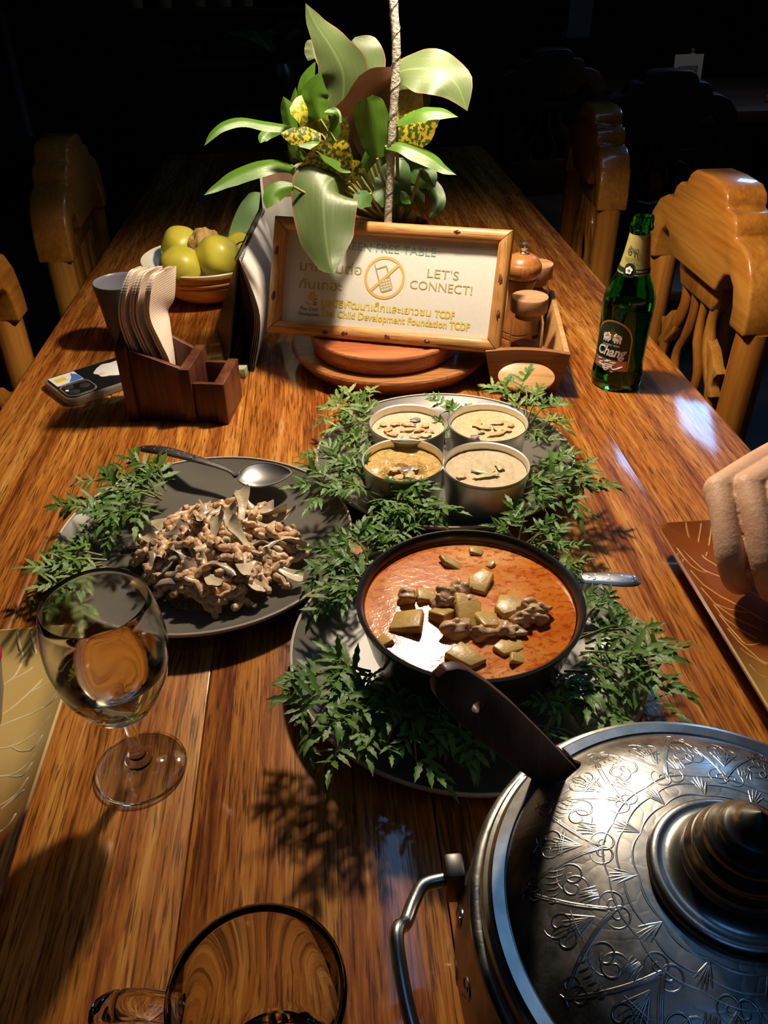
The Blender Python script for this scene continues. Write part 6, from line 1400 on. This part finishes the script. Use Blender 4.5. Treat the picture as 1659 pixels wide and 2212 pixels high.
# ================================================================== DARK BACKGROUND
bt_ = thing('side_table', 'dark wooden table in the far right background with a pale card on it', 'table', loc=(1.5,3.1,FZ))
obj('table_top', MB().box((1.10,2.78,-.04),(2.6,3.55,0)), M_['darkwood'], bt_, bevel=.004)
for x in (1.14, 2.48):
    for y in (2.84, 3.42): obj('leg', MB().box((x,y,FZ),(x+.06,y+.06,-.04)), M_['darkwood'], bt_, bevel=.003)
k1 = thing('card_stand', 'pale card with a grey picture in a wooden stand on the far right table', 'card', loc=(1.2341, 2.9, -0.0556))
cX, cY, cZ = (1.2341, 2.9, -0.0556)
def bgcard(root, x, y, z, w_, h_, rz, wood_=True):
    Mx = TR(x, y, z) @ RZ(rz) @ Euler((-.12,0,0)).to_matrix().to_4x4()
    if wood_: obj('stand', MB().box((-w_*.6,-.02,0),(w_*.6,.02,.02), M=TR(x,y,z)@RZ(rz)), M_['tray'], root, bevel=.002)
    obj('card_sheet', MB().box((-w_/2,-.001,.015 if wood_ else 0),(w_/2,.001,h_), M=Mx), M_['card'], root)
    obj('picture', MB().box((-w_*.34,-.0018,h_*.22),(w_*.34,-.0012,h_*.78), M=Mx), M_['cardgrey'], root)
bgcard(k1, cX, cY, .0005, .100, .150, .08)
k2 = thing('card_stand', 'pale card at the right edge of the photo on the far table', 'card', loc=(1.56,2.9,0)); bgcard(k2, 1.60, 2.93, .0005, .10, .12, .1)
m2 = thing('pepper_mill', 'dim pepper mill behind the pale card on the far table', 'mill', loc=(1.275,3.0,.0005))
obj('mill_body', MB().lathe([(0,0),(.024,0),(.022,.04),(.017,.07),(.020,.10),(.018,.105),(.026,.12),(.024,.135),(.012,.142),(.005,.145),(.006,.155),(0,.158)], 32), M_['mill'], m2, True)
# shelf with cups and vase, upper left
sh = thing('wall_shelf', 'dim wooden counter with cups in the upper left background', 'shelf', loc=(-.5,4.0,FZ))
obj('shelf_board', MB().box((-1.6,3.75,.04),(.15,4.25,.07)), M_['darkwood'], sh, bevel=.003)
obj('shelf_board', MB().box((-1.6,3.95,.22),(.0,4.25,.245)), M_['darkwood'], sh, bevel=.003)
for x in (-1.58, -.72, .08): obj('leg', MB().box((x,3.8,FZ),(x+.05,3.85,.04)), M_['darkwood'], sh)
cup0 = None
for i, px in enumerate((-.72,-.60,-.46,-.35,-.26)):
    c_ = obj('clay_cup', MB().lathe([(0,0),(.030,0),(.036,.09),(.038,.095),(.035,.094),(.029,.006),(0,.005)], 24), M_['tray']) if i == 0 else cup0.copy()
    if i == 0: cup0 = c_
    else: COL.objects.link(c_)
    c_.matrix_basis = TR(px, 4.06, .2455); tag(c_, 'dim brown clay cup in the row on the upper shelf board', 'cup', 'clay cups on the upper shelf')
bx0 = None
for i, (px, s_) in enumerate(((-.62,1),(-.50,1.1),(-.30,1.15))):
    o = obj('wooden_box', MB().box((-.05,-.04,0),(.05,.04,.055)), M_['holder'], bevel=.003) if i == 0 else bx0.copy()
    if i == 0: bx0 = o
    else: COL.objects.link(o)
    o.matrix_basis = TR(px, 3.9, .0705); tag(o, 'dim small wooden box on the lower shelf board', 'box', 'boxes on the lower shelf')
vs_ = thing('vase_plant', 'dim vase of leaves in the background above and left of the leafy plant', 'plant', loc=(-.12,3.3,-.02))
vt = thing('plant_stand', 'dark stand under the background vase', 'stand', loc=(-.12,3.3,FZ))
obj('stand_top', MB().box((-.30,3.12,-.06),(.06,3.48,-.02)), M_['darkwood'], vt, bevel=.003)
for x in (-.28,.0):
    for y in (3.14,3.42): obj('leg', MB().box((x,y,FZ),(x+.04,y+.04,-.06)), M_['darkwood'], vt)
obj('vase', MB().lathe([(0,0),(.05,0),(.07,.05),(.055,.11),(.045,.13),(.05,.14),(.04,.13),(0,.10)], 32), M_['vase'], vs_, True)
for k in range(9):
    a = k*2.4; d_ = Vector((math.cos(a), math.sin(a)*.6, 0)); b0 = Vector((-.12,3.3,.10))
    path = [tuple(b0), tuple(b0+d_*.05+Vector((0,0,.07))), tuple(b0+d_*.13+Vector((0,0,.11))), tuple(b0+d_*.22+Vector((0,0,.07+.02*(k % 3))))]
    link('leaf', leaf_mesh(path, [.006,.018,.02,0], M_['darkgreen'], n=12, m=4, face=(0,-.4,1)), vs_)
po_ = thing('notice_board', 'dim pale notice hanging on a post at the top of the photo', 'notice', loc=(1.2593, 4.3, 0.1952))
nx, ny, nz = (1.2593, 4.3, 0.1952)
obj('post', MB().box((nx-.05, ny+.01, FZ),(nx+.05, ny+.09, 2.4)), M_['darkwood'], po_)
obj('notice', MB().box((nx-.055, ny-.002, nz-.11),(nx+.055, ny+.002, nz+.06)), M_['card'], po_)
tag(obj('slanted_pole', MB().tube([(-1.019, 3.2, -0.1004), (-1.0773, 3.4, 0.2539), (-1.75,3.6,1.2)], [.028,.026,.024], 12), M_['darkwood']), 'dim slanted wooden pole at the upper left edge', 'pole')
